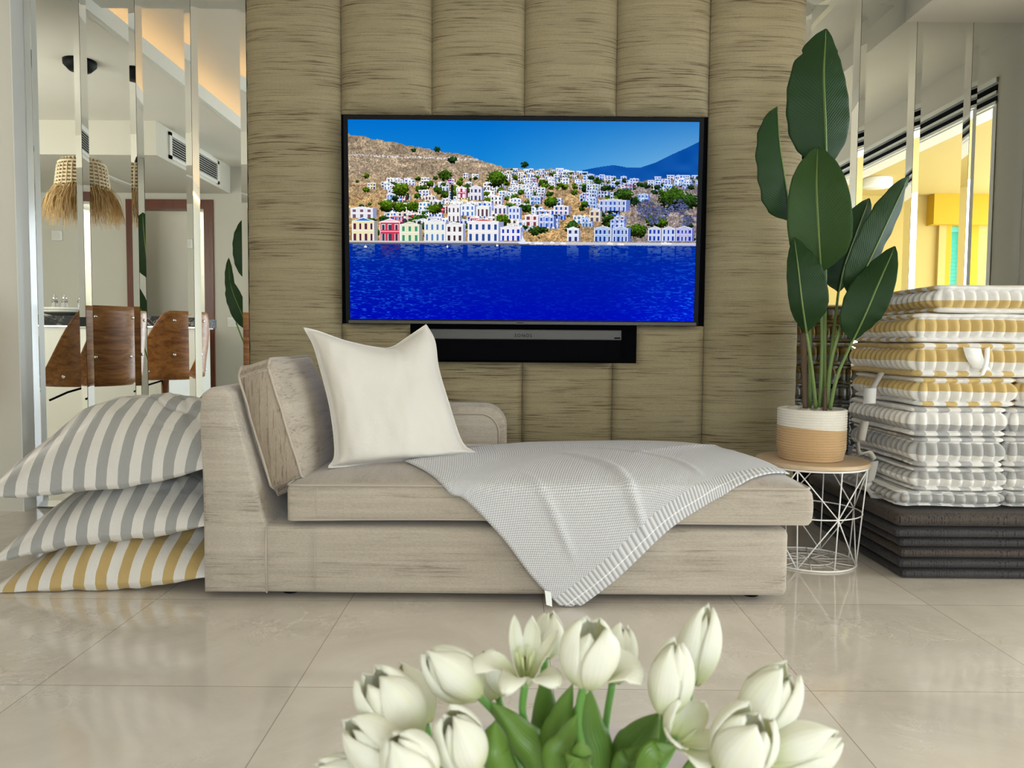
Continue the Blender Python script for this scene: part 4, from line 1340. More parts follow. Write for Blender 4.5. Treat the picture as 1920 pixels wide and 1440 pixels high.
def leaf(parent, rib, half, n_side, fold=0.25, name='leaf', m=None, wl=1.0, wr_=1.0, notch=(), shape=None, curl=0.0, seed=0.0):
    """rib: 3D points base->tip; half: max half width; n_side: direction the leaf spreads (unit); fold: blade halves bent back"""
    C_ = bez(rib, 46)
    n_side = Vector(n_side).normalized()
    V = []; A = []; Fc = []
    nu = 12
    prof = shape or [(0, 0.03), (0.03, 0.16), (0.08, 0.45), (0.16, 0.76), (0.28, 0.95), (0.42, 1.0), (0.58, 0.95), (0.74, 0.78), (0.87, 0.52), (0.95, 0.28), (1.0, 0.02)]
    px_, py_ = zip(*prof)
    L_ = len(C_)
    for i, c in enumerate(C_):
        t = i / (L_ - 1)
        tg = (C_[min(i + 1, L_ - 1)] - C_[max(i - 1, 0)]).normalized()
        sd = (n_side - tg * n_side.dot(tg)).normalized()
        nn = sd.cross(tg).normalized()
        w = half * float(np.interp(t, px_, py_))
        for j in range(-nu, nu + 1):
            u = j / nu
            ww = w * (wl if u < 0 else wr_)
            for (nt_, side, dep, wd) in notch:
                if (u < 0) == (side < 0): ww *= 1 - dep * max(0, 1 - abs(t - nt_) / wd)
            a = abs(u)
            off = fold * ww * a ** 1.3 - curl * ww * a * a
            V.append(c + sd * u * ww * math.cos(fold * 0.6) + nn * (-off) + nn * 0.004 * math.sin(t * 40 + seed) * a * a * 0.6)
            A.append((u, t, 0))
    k = 2 * nu + 1
    for i in range(L_ - 1):
        for j in range(2 * nu): Fc.append((i * k + j, i * k + j + 1, (i + 1) * k + j + 1, (i + 1) * k + j))
    o = obj(name, V, Fc, m or M['leaf'], parent)
    at = o.data.attributes.new('leaf', 'FLOAT_VECTOR', 'POINT')
    at.data.foreach_set('vector', np.array(A, dtype=np.float32).ravel())
    md = o.modifiers.new('thick', 'SOLIDIFY'); md.thickness = 0.0012
    rb = MB().tube([p + Vector((0, -0.0015, 0)) for p in C_[:-3]], [0.0042 * (1 - 0.75 * i / L_) for i in range(L_ - 3)], 6).build('midrib', M['stem'], parent)
    rb.parent = o
    return o
PD = 2.85
def L(px, py, Y): return W(px, py, Y)
def stemt(pts, r0, r1, m=None, name='stem'):
    c = bez(pts, 20)
    MB().tube(c, [r0 + (r1 - r0) * i / 20 for i in range(21)], 8).build(name, m or M['stem'], plant)
# 1 tall dark leaf at the back
leaf(plant, [L(1549, 318, 2.86), L(1548, 230, 2.83), L(1545, 140, 2.83), L(1549, 54, 2.88)], 0.118, (1, 0.1, 0), 0.16, wl=1.16, wr_=0.86, notch=((0.80, -1, 0.16, 0.03), (0.84, 1, 0.12, 0.025)))
# 2 sunlit centre leaf
leaf(plant, [L(1539, 512, 2.80), L(1535, 440, 2.76), L(1531, 350, 2.76), L(1533, 276, 2.83)], 0.113, (1, -0.35, 0), -0.18, wl=0.92, wr_=1.0, m=M['leaf_lit'])
# 3 folded leaf at the far left, seen edge on
leaf(plant, [L(1482, 416, 2.84), L(1474, 350, 2.80), L(1462, 270, 2.80), L(1457, 200, 2.84)], 0.10, (0.75, 0.66, 0), 0.5, wl=1.0, wr_=0.30)
# 4 lower left dark leaf
leaf(plant, [L(1512, 624, 2.78), L(1504, 570, 2.72), L(1496, 500, 2.72), L(1489, 446, 2.77)], 0.085, (1, -0.2, 0), 0.2, wl=0.50, wr_=1.12)
# 5 dark leaf behind, between 2 and 6
leaf(plant, [L(1572, 548, 2.93), L(1582, 500, 2.90), L(1604, 440, 2.90), L(1630, 372, 2.94)], 0.085, (1, 0.15, 0.3), 0.12, wl=1.0, wr_=0.8)
# 6 large leaf leaning right
leaf(plant, [L(1594, 560, 2.80), L(1625, 500, 2.76), L(1662, 420, 2.76), L(1704, 330, 2.82)], 0.088, (0.9, 0.45, 0.25), 0.34, wl=0.95, wr_=0.88, notch=((0.93, 1, 0.5, 0.02),))
# 7 low dark leaf on the right
leaf(plant, [L(1598, 640, 2.76), L(1622, 590, 2.71), L(1648, 530, 2.71), L(1678, 462, 2.76)], 0.088, (0.95, -0.1, 0.35), 0.12, wl=1.0, wr_=0.72)
CX = 1525
stemt([L(1530, 765, 2.83), L(1522, 690, 2.80), L(1512, 622, 2.78)], 0.0075, 0.005)
stemt([L(1537, 765, 2.84), L(1541, 650, 2.84), L(1539, 512, 2.80)], 0.0075, 0.005)
stemt([L(1545, 765, 2.87), L(1547, 550, 2.88), L(1549, 318, 2.86)], 0.0085, 0.005)
stemt([L(1548, 765, 2.86), L(1556, 680, 2.88), L(1572, 548, 2.93)], 0.0075, 0.005)
stemt([L(1550, 765, 2.82), L(1560, 670, 2.80), L(1594, 560, 2.80)], 0.0085, 0.006)
stemt([L(1556, 768, 2.80), L(1570, 705, 2.78), L(1598, 640, 2.76)], 0.0075, 0.005)
stemt([L(1518, 765, 2.90), L(1518, 600, 2.92), L(1500, 480, 2.86), L(1482, 416, 2.84)], 0.0075, 0.005)
stemt([L(1547, 772, 2.81), L(1547, 745, 2.81), L(1548, 725, 2.81)], 0.009, 0.004, M['stem_brown'], 'cut_stem')
stemt([L(1510, 768, 2.87), L(1508, 700, 2.87), L(1506, 625, 2.87)], 0.010, 0.012, M['stem_brown'], 'cut_stem')
# woven basket
def basket():
    m = mat('rope basket', (0.55, 0.36, 0.18), 0.85, sheen=0.2, spec=0.15)
    g_ = N(m)
    s = g_.sep(g_.coord())
    wav = g_.noise(g_.coord(scale=(3, 3, 0.1)), 1.5, 2, 0.5)
    lim = g_.math('ADD', s[2], g_.math('MULTIPLY', s[0], 0.06))
    isw = g_.math('GREATER_THAN', lim, 0.118)
    ang = g_.math('ARCTAN2', s[1], s[0])
    st = g_.math('SINE', g_.math('ADD', g_.math('MULTIPLY', ang, 120), g_.math('MULTIPLY', s[2], 900)))
    c = g_.mix(isw, (0.58, 0.385, 0.20), (0.80, 0.76, 0.67))
    c = g_.mix(0.30, c, g_.ramp(g_.math('ADD', g_.math('MULTIPLY', st, 0.5), 0.5), [(0.2, 0.55), (0.7, 1.0)]), 'MULTIPLY')
    g_.base(c); g_.bump(st, 0.4, 0.0015)
    prof = []
    nr = 20; H = 0.186
    for k in range(nr):
        for t in range(6):
            a = PI * t / 6
            z = H * (k + t / 6) / nr
            r = 0.109 + 0.009 * ss(0, 0.05, z) + 0.0005 + 0.003 * math.sin(a)
            r += 0.001 * z / H
            prof.append((r, TZ + 0.0005 + z))
    prof = [(0.0001, TZ + 0.0005), (0.100, TZ + 0.0005)] + prof + [(0.114, TZ + H + 0.002), (0.110, TZ + H), (0.108, TZ + H - 0.05), (0.0001, TZ + H - 0.05)]
    MB().lathe(prof, 1.11, 2.85, 96).build('woven_basket', m, plant)
basket()
random.seed(4)
M['pebble'] = mat('pale pebble', (0.55, 0.50, 0.42), 0.6)
pts = []
for k in range(44):
    a = random.uniform(0, 2 * PI); r = 0.098 * math.sqrt(random.random())
    s = random.uniform(0.009, 0.017)
    z = TZ + 0.168 + random.uniform(0, 0.014)
    V = []; Fc = []
    c = Vector((1.11 + r * math.cos(a), 2.85 + r * math.sin(a), z))
    e = (random.uniform(0.8, 1.4), random.uniform(0.8, 1.3), random.uniform(0.5, 0.8)); ro = random.uniform(0, PI)
    mb = MB()
    def fs(u, v, c=c, s=s, e=e, ro=ro):
        th = u * 2 * PI; ph = (v - 0.5) * PI
        x, y, zz = math.cos(th) * math.cos(ph) * e[0], math.sin(th) * math.cos(ph) * e[1], math.sin(ph) * e[2]
        return c + Vector((x * math.cos(ro) - y * math.sin(ro), x * math.sin(ro) + y * math.cos(ro), zz)) * s
    mb.grid(fs, 10, 6, closeu=True); mb.build('pebble', M['pebble'], plant)

# second plant of the same kind by the kitchen wall (seen in the left mirror)
plant2 = thing('potted_plant', 'second broad-leaved plant, by the kitchen wall, mirrored beside the padded panel', 'plant', (-2.26, 0.45, 0), group='tall broad-leaved plants')
px0, py0 = -2.26, 0.45
MB().lathe([(0.0001, 0), (0.15, 0), (0.19, 0.30), (0.185, 0.30), (0.17, 0.26), (0.0001, 0.26)], px0, py0, 40).build('planter', M['gloss_white'], plant2)
for (bx, bz, tx, tz, hw, dy) in ((-2.30, 1.30, -2.34, 1.86, 0.115, 0.05), (-2.44, 0.95, -2.50, 1.52, 0.050, 0.0), (-2.22, 1.25, -2.08, 1.9, 0.12, -0.05), (-2.30, 0.88, -2.46, 1.32, 0.085, 0.1), (-2.15, 1.4, -2.0, 2.0, 0.11, 0.05)):
    y = py0 + dy
    leaf(plant2, [(bx, y, bz), (bx + (tx - bx) * .3, y + .03, bz + (tz - bz) * .35), (bx + (tx - bx) * .7, y + .03, bz + (tz - bz) * .7), (tx, y, tz)], hw, (1, 0.2, 0), 0.2)
    MB().tube(bez([(px0, py0, 0.25), ((px0 + bx) / 2 + 0.02, y, 0.25 + (bz - .25) * .55), (bx, y, bz)], 14), 0.007, 8).build('stem', M['stem'], plant2)

# ================================================================== CUSHION STACKS
def stripe2(name, col, white, top_axis, side_off, period=0.078, side_duty=0.5):
    """returns (side material striped by height, top material striped along an axis)"""
    s = stripe_mat(name + ' side', col, white, 'z', 0.082, side_off, side_duty, 0.0025, 0.8, 0.2, 0.2, 0.2)
    t = stripe_mat(name + ' top', col, white, top_axis, period, 0.0, 0.5, 0.003, 0.8, 0.2, 0.2, 0.2)
    return [s, t]
GREY, YEL, WHT = (0.47, 0.465, 0.455), (0.67, 0.49, 0.20), (0.86, 0.84, 0.80)
def tufted(w, d, h, seed, pitch=0.039):
    """mattress-style cushion, centred, base at z=0: rolled edges top and bottom, scalloped sides"""
    per = 2 * (w + d)
    rc = 0.035
    # outline sampling
    pts = []
    for (cx, cy, a0) in ((w / 2 - rc, d / 2 - rc, 0), (-w / 2 + rc, d / 2 - rc, PI / 2), (-w / 2 + rc, -d / 2 + rc, PI), (w / 2 - rc, -d / 2 + rc, 3 * PI / 2)):
        for k in range(6):
            a = a0 + PI / 2 * k / 5
            pts.append((Vector((cx + rc * math.cos(a), cy + rc * math.sin(a), 0)), Vector((math.cos(a), math.sin(a), 0))))
    out = []
    s = 0.0
    for i, (p, nn) in enumerate(pts):
        q, n2 = pts[(i + 1) % len(pts)]
        Ld = (q - p).length
        k = max(1, int(Ld / 0.0042))
        for t in range(k):
            out.append((p.lerp(q, t / k), nn.lerp(n2, t / k).normalized(), s + Ld * t / k))
        s += Ld
    nper = max(8, round(s / pitch)); pt = s / nper
    prof = []   # (z fraction, outward, kind)  kind 0 side 1 roll
    R1 = 0.17    # roll share of the height
    ns = 22
    rows = []
    for j in range(ns + 1):
        t = j / ns
        rows.append(t)
    m = len(out)
    V = []; Fc = []; mi = []
    def side_off(t, sarc):
        ph = math.cos(2 * PI * sarc / pt)
        sc = abs(math.sin(PI * sarc / pt)) ** 0.6       # 0 at the stitched groove
        sc2 = 0.5 + 0.5 * sc
        if t < R1:
            a = t / R1; b = math.sin(PI * a) ** 0.6 * 0.018 * (0.70 + 0.30 * sc2) - 0.002 + 0.004 * nz(sarc * 30, t * 3, 0, 1.0, seed)
            return b
        if t > 1 - R1:
            a = (1 - t) / R1; b = math.sin(PI * a) ** 0.6 * 0.018 * (0.70 + 0.30 * sc2) - 0.002 + 0.004 * nz(sarc * 30, t * 3, 2, 1.0, seed)
            return b
        a = (t - R1) / (1 - 2 * R1)
        return -0.008 + (math.sin(PI * a) ** 0.5) * (0.002 + 0.032 * (abs(math.sin(PI * sarc / pt)) ** 0.55))
    for t in rows:
        for (p, nn, sa) in out:
            o_ = side_off(t, sa) - 0.012
            z = h * t
            wob = 0.004 * nz(p.x * 6, p.y * 6, seed, 1.0, seed)
            V.append(p + nn * o_ + Vector((0, 0, z + wob)))
    for j in range(ns):
        tm = (rows[j] + rows[j + 1]) / 2
        for i in range(m):
            q = (i + 1) % m
            Fc.append((j * m + i, j * m + q, (j + 1) * m + q, (j + 1) * m + i)); mi.append(1 if tm < R1 or tm > 1 - R1 else 0)
    # top and bottom caps: rings shrinking inward with dimples
    for top in (1, 0):
        prev = (ns if top else 0) * m
        for r in range(1, 9):
            f = 1 - r / 8 * 0.97
            base = len(V)
            for (p, nn, sa) in out:
                x, y = p.x * f, p.y * f
                dome = 0.010 * (1 - f ** 4)
                tuft = 0.010 * math.exp(-((math.sin(PI * (x / 0.17 + 0.5)) ** 2 + math.sin(PI * (y / 0.17 + 0.5)) ** 2)) * 6) * (1 if r > 1 else 0)
                roll = -0.004 * math.exp(-((f - 0.86) / 0.05) ** 2)
                z = (h + dome - tuft + roll) if top else -0.2 * dome
                V.append(Vector((x - nn.x * 0.012, y - nn.y * 0.012, z + 0.004 * nz(p.x * 6, p.y * 6, seed, 1.0, seed) * f)))
            for i in range(m):
                q = (i + 1) % m
                a, b = prev, base
                Fc.append((a + i, a + q, b + q, b + i) if top else (b + i, b + q, a + q, a + i)); mi.append(1)
            prev = base
        Fc.append(tuple(prev + i for i in range(m)) if top else tuple(prev + i for i in range(m))[::-1]); mi.append(1)
    mb = MB(); mb.v = [tuple(p) for p in V]; mb.f = Fc; mb.mi = mi
    return mb
def cushion(label, group, x0, x1, y0, y1, z, h, mats, seed, rot=0.0, tilt=0.0):
    th = thing('tufted_cushion', label, 'cushion', ((x0 + x1) / 2, (y0 + y1) / 2, z), (tilt, 0, rot), group)
    tufted(x1 - x0, y1 - y0, h, seed).build('cushion_cover', mats, th, True, world=False)
    return th
grey_set = [stripe2('grey stripe a', GREY, WHT, 'x', 0.0), stripe2('grey stripe b', GREY, WHT, 'x', 0.041), stripe2('grey stripe c', GREY, WHT, 'y', 0.055)]
yel_set = [stripe2('yellow stripe a', YEL, WHT, 'y', 0.0), stripe2('yellow stripe b', YEL, WHT, 'x', 0.030), stripe2('yellow stripe c', YEL, WHT, 'y', 0.045)]
yf, yb_ = 2.655, 3.17
def Lx(px, Y=2.655): return W(px, 800, Y).x
zz = 0.232
# black pads
M['pad'] = streak_fabric('charcoal brushed velvet', (0.085, 0.068, 0.058), (0.008, 0.007, 0.008), 'z', 1.0, 0.6, 0.08, 1.3, 0.25)
M['pad2'] = streak_fabric('blue-black brushed velvet', (0.064, 0.058, 0.060), (0.007, 0.007, 0.010), 'z', 1.0, 0.6, 0.08, 1.3, 0.25)
pl = ['lowest dark velvet pad of six, flat on the marble floor', 'dark velvet pad second from the floor under the striped cushions', 'dark velvet pad third from the floor under the striped cushions',
      'dark velvet pad fourth from the floor under the striped cushions', 'dark velvet pad fifth from the floor, just under the thickest one', 'thick dark velvet pad topmost of six, carrying the grey striped cushions']
pxs = [1694, 1688, 1690, 1687, 1679, 1680]
hs_ = [0.034, 0.034, 0.036, 0.036, 0.034, 0.052]
z = 0.002
for i in range(6):
    yfr = 2.625 - (0.02 if i >= 4 else 0.0)
    x0 = W(pxs[i], 1000, yfr).x
    th = thing('seat_pad', pl[i], 'seat pad', (x0 + 0.4, yfr + 0.4, z), group='dark velvet pads stacked on the floor')
    hh = hs_[i]
    def pad_def(p, u, hh=hh):
        p = Vector(p)
        if u[2] > 0: p.z += 0.004 * (1 - u[0] ** 4) * (1 - u[1] ** 4) * (1 if hh < 0.05 else 1.5)
        return p
    rbox(x0, x0 + 0.80, yfr, yfr + 0.80, z, z + hh - 0.006, (hh - 0.007) * 0.49, 8, pad_def).build('pad_cover', M['pad'] if i in (2, 5) or i == 5 else M['pad2'], th)
    z += hh + 0.002
zz = z + 0.004
def zpx(py): return W(1800, py, 2.655).z
lev = [zpx(p) for p in (963, 921, 877, 819, 763, 707, 642, 586, 533)]
lev[0] = max(lev[0], zz)
FL = [1692, 1716, 1722, 1709, 1720, 1712, 1712, 1745]
BLx = [0, 0, 0, 0.0, 0, 0, 0, 0.02]
glab = ['grey striped cushion lowest of its stack, resting on the dark pads', 'grey striped cushion second from the bottom, level with the table top',
        'grey striped cushion third from the bottom, with a curled paper label at its side', 'grey striped cushion directly under the four yellow ones']
ylab = ['yellow striped cushion lowest of four, with a small white tag on its left side', 'yellow striped cushion with a large white label on its front',
        'yellow striped cushion second from the top of the tall stack', 'yellow striped cushion on the very top of the tall stack']
G1, G2 = 'grey striped tufted cushions in the stack', 'yellow striped tufted cushions in the stack'
SX = Lx(1893)
CU = []
gm = [0, 1, 1, 0]; ym = [1, 1, 2, 0]
for i in range(8):
    h = lev[i + 1] - lev[i] - 0.003
    x0 = Lx(FL[i]) + 0.004
    yel = i >= 4
    wide = i >= 5
    x1 = SX if not wide else x0 + 0.60
    if i == 4: x1 = Lx(1911)
    c = cushion(ylab[i - 4] if yel else glab[i], G2 if yel else G1, x0, x1, yf + (0.0 if i % 2 else 0.008), yb_ + 0.01 * (i % 3), lev[i], h, yel_set[ym[i - 4]] if yel else grey_set[gm[i]], i * 3.3 + 1, random.uniform(-0.012, 0.012))
    CU.append(c)
# neighbouring stack continuing past the frame
g3 = ['grey striped cushion beside the lowest grey one, cut by the right frame edge', 'grey striped cushion second from bottom at the right frame edge',
      'grey striped cushion third from bottom at the right frame edge', 'grey striped cushion fourth from bottom at the right frame edge', 'yellow striped cushion cut by the right frame edge, beside the tagged one']
for i in range(5):
    h = lev[i + 1] - lev[i] - 0.003
    x0 = (SX if i < 4 else Lx(1911)) + 0.006
    cushion(g3[i], G2 if i == 4 else G1, x0, x0 + 0.36, yf + 0.012, yb_, lev[i], h, yel_set[1] if i == 4 else grey_set[gm[i]], i * 5.1 + 2, 0.0)
# ties and labels as parts of their cushions
M['tag'] = mat('white satin label', (0.82, 0.81, 0.78), 0.45)
M['tie'] = mat('cream cotton tie', (0.62, 0.59, 0.52), 0.8)
def ribbon(parent, pts, w, m, name, wdir=(1, 0, 0), twist=0.0):
    c = bez(pts, 16); V = []; wd = Vector(wdir).normalized()
    for i, p in enumerate(c):
        a = twist * i / 16
        d = (wd * math.cos(a) + Vector((0, -1, 0)) * math.sin(a)) * w / 2
        V += [p - d, p + d]
    Fc = [(2 * i, 2 * i + 1, 2 * i + 3, 2 * i + 2) for i in range(16)]
    Lc = Vector(parent['_loc']); Rz = Matrix.Rotation(-parent.rotation_euler.z, 3, 'Z')
    V = [Rz @ (p - Lc) for p in V]
    o = obj(name, V, Fc, m, parent, world=False)
    md = o.modifiers.new('t', 'SOLIDIFY'); md.thickness = 0.0015
    return o
q = lambda px, py, Y: W(px, py, Y)
ribbon(CU[5], [q(1822, 652, 2.640), q(1828, 672, 2.628), q(1840, 692, 2.632)], 0.062, M['tag'], 'label', (1, 0, -0.1))
ribbon(CU[5], [q(1851, 652, 2.636), q(1850, 675, 2.618), q(1846, 692, 2.625), q(1840, 705, 2.62)], 0.018, M['tag'], 'tie', (1, 0, 0.3))
ribbon(CU[4], [q(1655, 696, 2.90), q(1645, 712, 2.88), q(1632, 735, 2.86), q(1625, 748, 2.86)], 0.030, M['tie'], 'tie', (0.6, -0.6, 0.3))
ribbon(CU[4], [q(1632, 728, 2.85), q(1631, 744, 2.85), q(1630, 757, 2.85)], 0.045, M['tag'], 'label', (0.7, -0.7, 0.1))
ribbon(CU[3], [q(1622, 790, 2.90), q(1618, 806, 2.885), q(1614, 826, 2.89)], 0.036, M['tie'], 'label', (0.5, -0.8, 0))
ribbon(CU[1], [q(1608, 828, 2.93), q(1612, 850, 2.90), q(1630, 848, 2.88), q(1640, 862, 2.87)], 0.022, M['tie'], 'tie', (0.3, -0.6, 0.6))
ribbon(CU[1], [q(1638, 865, 2.88), q(1634, 885, 2.88), q(1628, 905, 2.88)], 0.036, M['tie'], 'tie', (0.7, -0.5, 0.2))
ribbon(CU[0], [q(1626, 905, 2.88), q(1638, 925, 2.86), q(1648, 942, 2.85)], 0.034, M['tag'], 'label', (0.7, -0.5, 0.3))

# ================================================================== TULIPS in the foreground
M['petal'] = mat('cream petal', (0.80, 0.79, 0.62), 0.55, sheen=0.15, spec=0.3)
_g = N(M['petal'])
_a = _g.n('ShaderNodeAttribute'); _a.attribute_name = 'petal'
_s = _g.sep(_a.outputs['Vector'])
_c = _g.mix(_g.ramp(_s[1], [(0.0, 0.0), (0.45, 1.0)]), (0.62, 0.68, 0.30), (0.84, 0.83, 0.72))
_c = _g.mix(_g.math('MULTIPLY', _g.ramp(_g.math('ABSOLUTE', _s[0]), [(0.0, 1.0), (0.14, 0.0)]), 0.3), _c, (0.76, 0.77, 0.50))
_g.base(_c)
_g.bump(_g.math('SINE', _g.math('MULTIPLY', _s[0], 34.0)), 0.12, 0.0006)
_nt = M['petal'].node_tree
_t = _nt.nodes.new('ShaderNodeBsdfTranslucent'); _t.inputs[0].default_value = (0.80, 0.80, 0.50, 1)
_m = _nt.nodes.new('ShaderNodeMixShader'); _m.inputs[0].default_value = 0.25
_nt.links.new(_g.b.outputs[0], _m.inputs[1]); _nt.links.new(_t.outputs[0], _m.inputs[2]); _nt.links.new(_m.outputs[0], _nt.nodes['Material Output'].inputs[0])
M['tulip_leaf'] = mat('tulip leaf', (0.13, 0.26, 0.03), 0.4)
_g = N(M['tulip_leaf'])
_a = _g.n('ShaderNodeAttribute'); _a.attribute_name = 'leaf'
_s = _g.sep(_a.outputs['Vector'])
_c = _g.mix(_g.noise(_g.coord(), 14, 3, 0.5), (0.050, 0.125, 0.014), (0.14, 0.25, 0.032))
_g.base(_c); _g.bump(_g.math('SINE', _g.math('MULTIPLY', _s[0], 40.0)), 0.2, 0.0006)
M['tulip_stem'] = mat('tulip stem', (0.13, 0.30, 0.06), 0.45)
M['anther'] = mat('dark anther', (0.08, 0.05, 0.03), 0.7)
VX, VY, VZ = 0.07, 0.62, 0.40
def petal_mesh(H, Rm, phi, openf, outer, seed, flop=0.0, narrow=1.0):
    """cup petal; openf 0 = closed bud, 1 = wide open; flop > 0 lets it fall outward"""
    V = []; A = []; nu, nv = 8, 14
    for i in range(nv + 1):
        t = i / nv
        # width of petal in angle
        wprof = math.sin(PI * min(1, (t * 0.90 + 0.10))) ** 0.55 if t < 1 else 0
        wprof = (max(0, 1 - (abs(t - 0.48) / 0.53) ** 3.0)) ** 0.62
        half = (1.0 if outer else 0.95) * wprof * narrow
        if narrow < 1: half *= 1 - 0.45 * t
        # radius profile for closed cup
        rc = Rm * (math.sin(PI * (0.07 + 0.895 * t)) ** 0.60) * (1.0 if outer else 0.84)
        zc = H * t
        # tilt outward
        a = max(-0.02, openf - 0.07) * 0.95 * t + flop * t
        r = rc * math.cos(a * 0.3) + math.sin(a) * H * t * 0.75
        z = zc * math.cos(min(a, 1.7))
        for j in range(-nu, nu + 1):
            u = j / nu
            ang = phi + u * half * (1.0 if a < 0.5 else 1.0 / (1 + (a - 0.5) * 1.3))
            # petal edges curl slightly in
            rr = r - (0.10 * Rm) * (u * u) * (1 if openf < 0.5 else -0.6)
            rr += 0.02 * Rm * math.sin(u * 7 + seed)
            V.append(Vector((rr * math.cos(ang), rr * math.sin(ang), z + (-0.05 * H * u * u if t > 0.6 else 0))))
            A.append((u, t, 0))
    k = 2 * nu + 1
    Fc = [(i * k + j, i * k + j + 1, (i + 1) * k + j + 1, (i + 1) * k + j) for i in range(nv) for j in range(2 * nu)]
    return V, Fc, A
def tulip(label, px, py, Y, hpx, wpx, axis, openf=0.05, flops=(), spin=0.0, stamens=False, narrow=1.0, base_shift=(0, 0), stem=True, sm=None):
    """head centre at photo px,py on depth Y; axis = direction from base to tip (x right, y depth, z up)"""
    c = W(px, py, Y)
    H = hpx / F_PX * Y; Rm = wpx / 2 / F_PX * Y
    ax = Vector(axis).normalized()
    base = c - ax * H * 0.5
    th = thing('tulip', label, 'flower', tuple(base), group='cream tulips in the foreground bouquet')
    z = ax; x = z.cross(Vector((0, 1, 0))).normalized() if abs(z.y) < 0.95 else Vector((1, 0, 0)); y = z.cross(x)
    R = Matrix((x, y, z)).transposed()
    for k in range(6):
        outer = k % 2 == 0
        phi = spin + k * PI / 3
        fl = 0.0
        for (kk, f) in flops:
            if kk == k: fl = f
        V, Fc, A = petal_mesh(H * (1.0 if outer else 0.96) * (1 - 0.09 * ((k * 37 + int(px)) % 5) / 4), Rm, phi, openf, outer, k + px, fl, narrow)
        V = [R @ v for v in V]
        o = obj('petal', V, Fc, M['petal'], th, world=False)
        at = o.data.attributes.new('petal', 'FLOAT_VECTOR', 'POINT'); at.data.foreach_set('vector', np.array(A, dtype=np.float32).ravel())
        md = o.modifiers.new('t', 'SOLIDIFY'); md.thickness = 0.0007
    if stamens:
        for k in range(6):
            a = k * PI / 3 + 0.2
            p0 = R @ Vector((0.003 * math.cos(a), 0.003 * math.sin(a), 0.01)); p1 = R @ Vector((0.007 * math.cos(a), 0.007 * math.sin(a), H * 0.50))
            MB().tube([p0, p1], 0.0009, 6).build('stamen', M['petal'], th, world=False)
        p0 = R @ Vector((0, -0.006, H * 0.18)); p1 = R @ Vector((0, -0.006, H * 0.32)); MB().tube([p0, p1], 0.0016, 8).build('anther', M['anther'], th, world=False)
    if stem:
        b = base + ax * 0.001
        e = Vector((VX + (b.x - VX) * 0.22, VY + (b.y - VY) * 0.22, VZ - 0.02))
        pts = [b, b - ax * 0.03 + Vector((0, 0, -0.008)), b.lerp(e, 0.5) + (sm if sm else Vector((0, 0, 0))), e]
        V = [p - Vector(base) for p in bez(pts, 18)]
        MB().tube(V, 0.0032, 10).build('stem', M['tulip_stem'], th, world=False)
    return th
tulip('closed tulip bud leaning left, second highest on the left side', 846, 1260, 0.60, 148, 104, (-0.75, -0.25, 0.75), 0.03)
tulip('closed tulip behind the left group, mostly hidden by the front one', 772, 1300, 0.66, 125, 92, (-0.45, 0.1, 0.9), 0.08, spin=0.5)
tulip('plump loosely closed tulip at the far upper left of the bouquet', 735, 1318, 0.58, 170, 118, (-0.55, -0.15, 0.85), 0.18, spin=0.3)
tulip('tulip low at the left edge of the bouquet, petals bulging', 702, 1392, 0.56, 150, 110, (-0.75, -0.2, 0.62), 0.10, spin=0.9)
tulip('white tulip cut by the bottom frame edge in the left group', 765, 1424, 0.52, 150, 116, (-0.40, -0.35, 0.85), 0.08, spin=1.6)
tulip('closed white tulip lowest beside the dark leaf at centre left', 862, 1388, 0.55, 150, 108, (-0.30, -0.3, 0.9), 0.10, spin=0.2)
tulip('tulip petal tip just peeking in at the bottom left', 640, 1452, 0.57, 120, 80, (-0.9, -0.1, 0.4), 0.1)
tulip('wide open star-shaped tulip showing its stamens', 985, 1222, 0.60, 150, 66, (0.0, -0.30, 0.95), 0.26, ((0, 1.15), (1, 0.95), (2, 0.9), (3, 0.38), (4, 0.05), (5, 0.1)), 0.12, True, 0.74)
tulip('tulip hidden behind the open star-shaped one', 915, 1262, 0.68, 96, 80, (-0.4, 0.2, 0.85), 0.3, spin=0.4)
tulip('small tulip tip showing above the open ones at centre', 1028, 1188, 0.70, 90, 66, (0.1, 0.1, 1), 0.1)
tulip('half open tulip at centre with one petal falling to the right', 1106, 1222, 0.58, 148, 112, (0.12, -0.25, 0.95), 0.22, ((3, 1.25),), 0.1)
tulip('tulip behind the centre one, its white petal lit from the right', 1160, 1222, 0.66, 118, 72, (0.2, 0.1, 1), 0.12, spin=0.7)
tulip('tall narrow closed tulip standing right of centre, in front', 1258, 1266, 0.58, 160, 92, (0.10, -0.15, 1), 0.06, spin=0.8)
tulip('highest closed tulip right of centre, in the rear', 1312, 1206, 0.64, 156, 84, (0.22, 0.05, 1), 0.06, spin=0.3)
tulip('fully opened tulip with flat petals under the tall closed one', 1290, 1358, 0.57, 110, 84, (0.35, -0.35, 0.8), 0.45, ((3, 1.0), (2, 0.9), (1, 0.6)), 0.0, False, 0.85)
tulip('large tulip on the right leaning outward, above the lowest pair', 1442, 1312, 0.59, 160, 112, (0.48, -0.1, 0.9), 0.14, spin=0.6)
tulip('plump tulip low on the right with a yellow-tipped inner petal', 1392, 1392, 0.54, 156, 124, (0.35, -0.3, 0.9), 0.20, spin=1.2)
tulip('closed tulip at the far right pointing sideways', 1508, 1402, 0.57, 156, 108, (0.92, -0.1, 0.42), 0.08, spin=0.4)
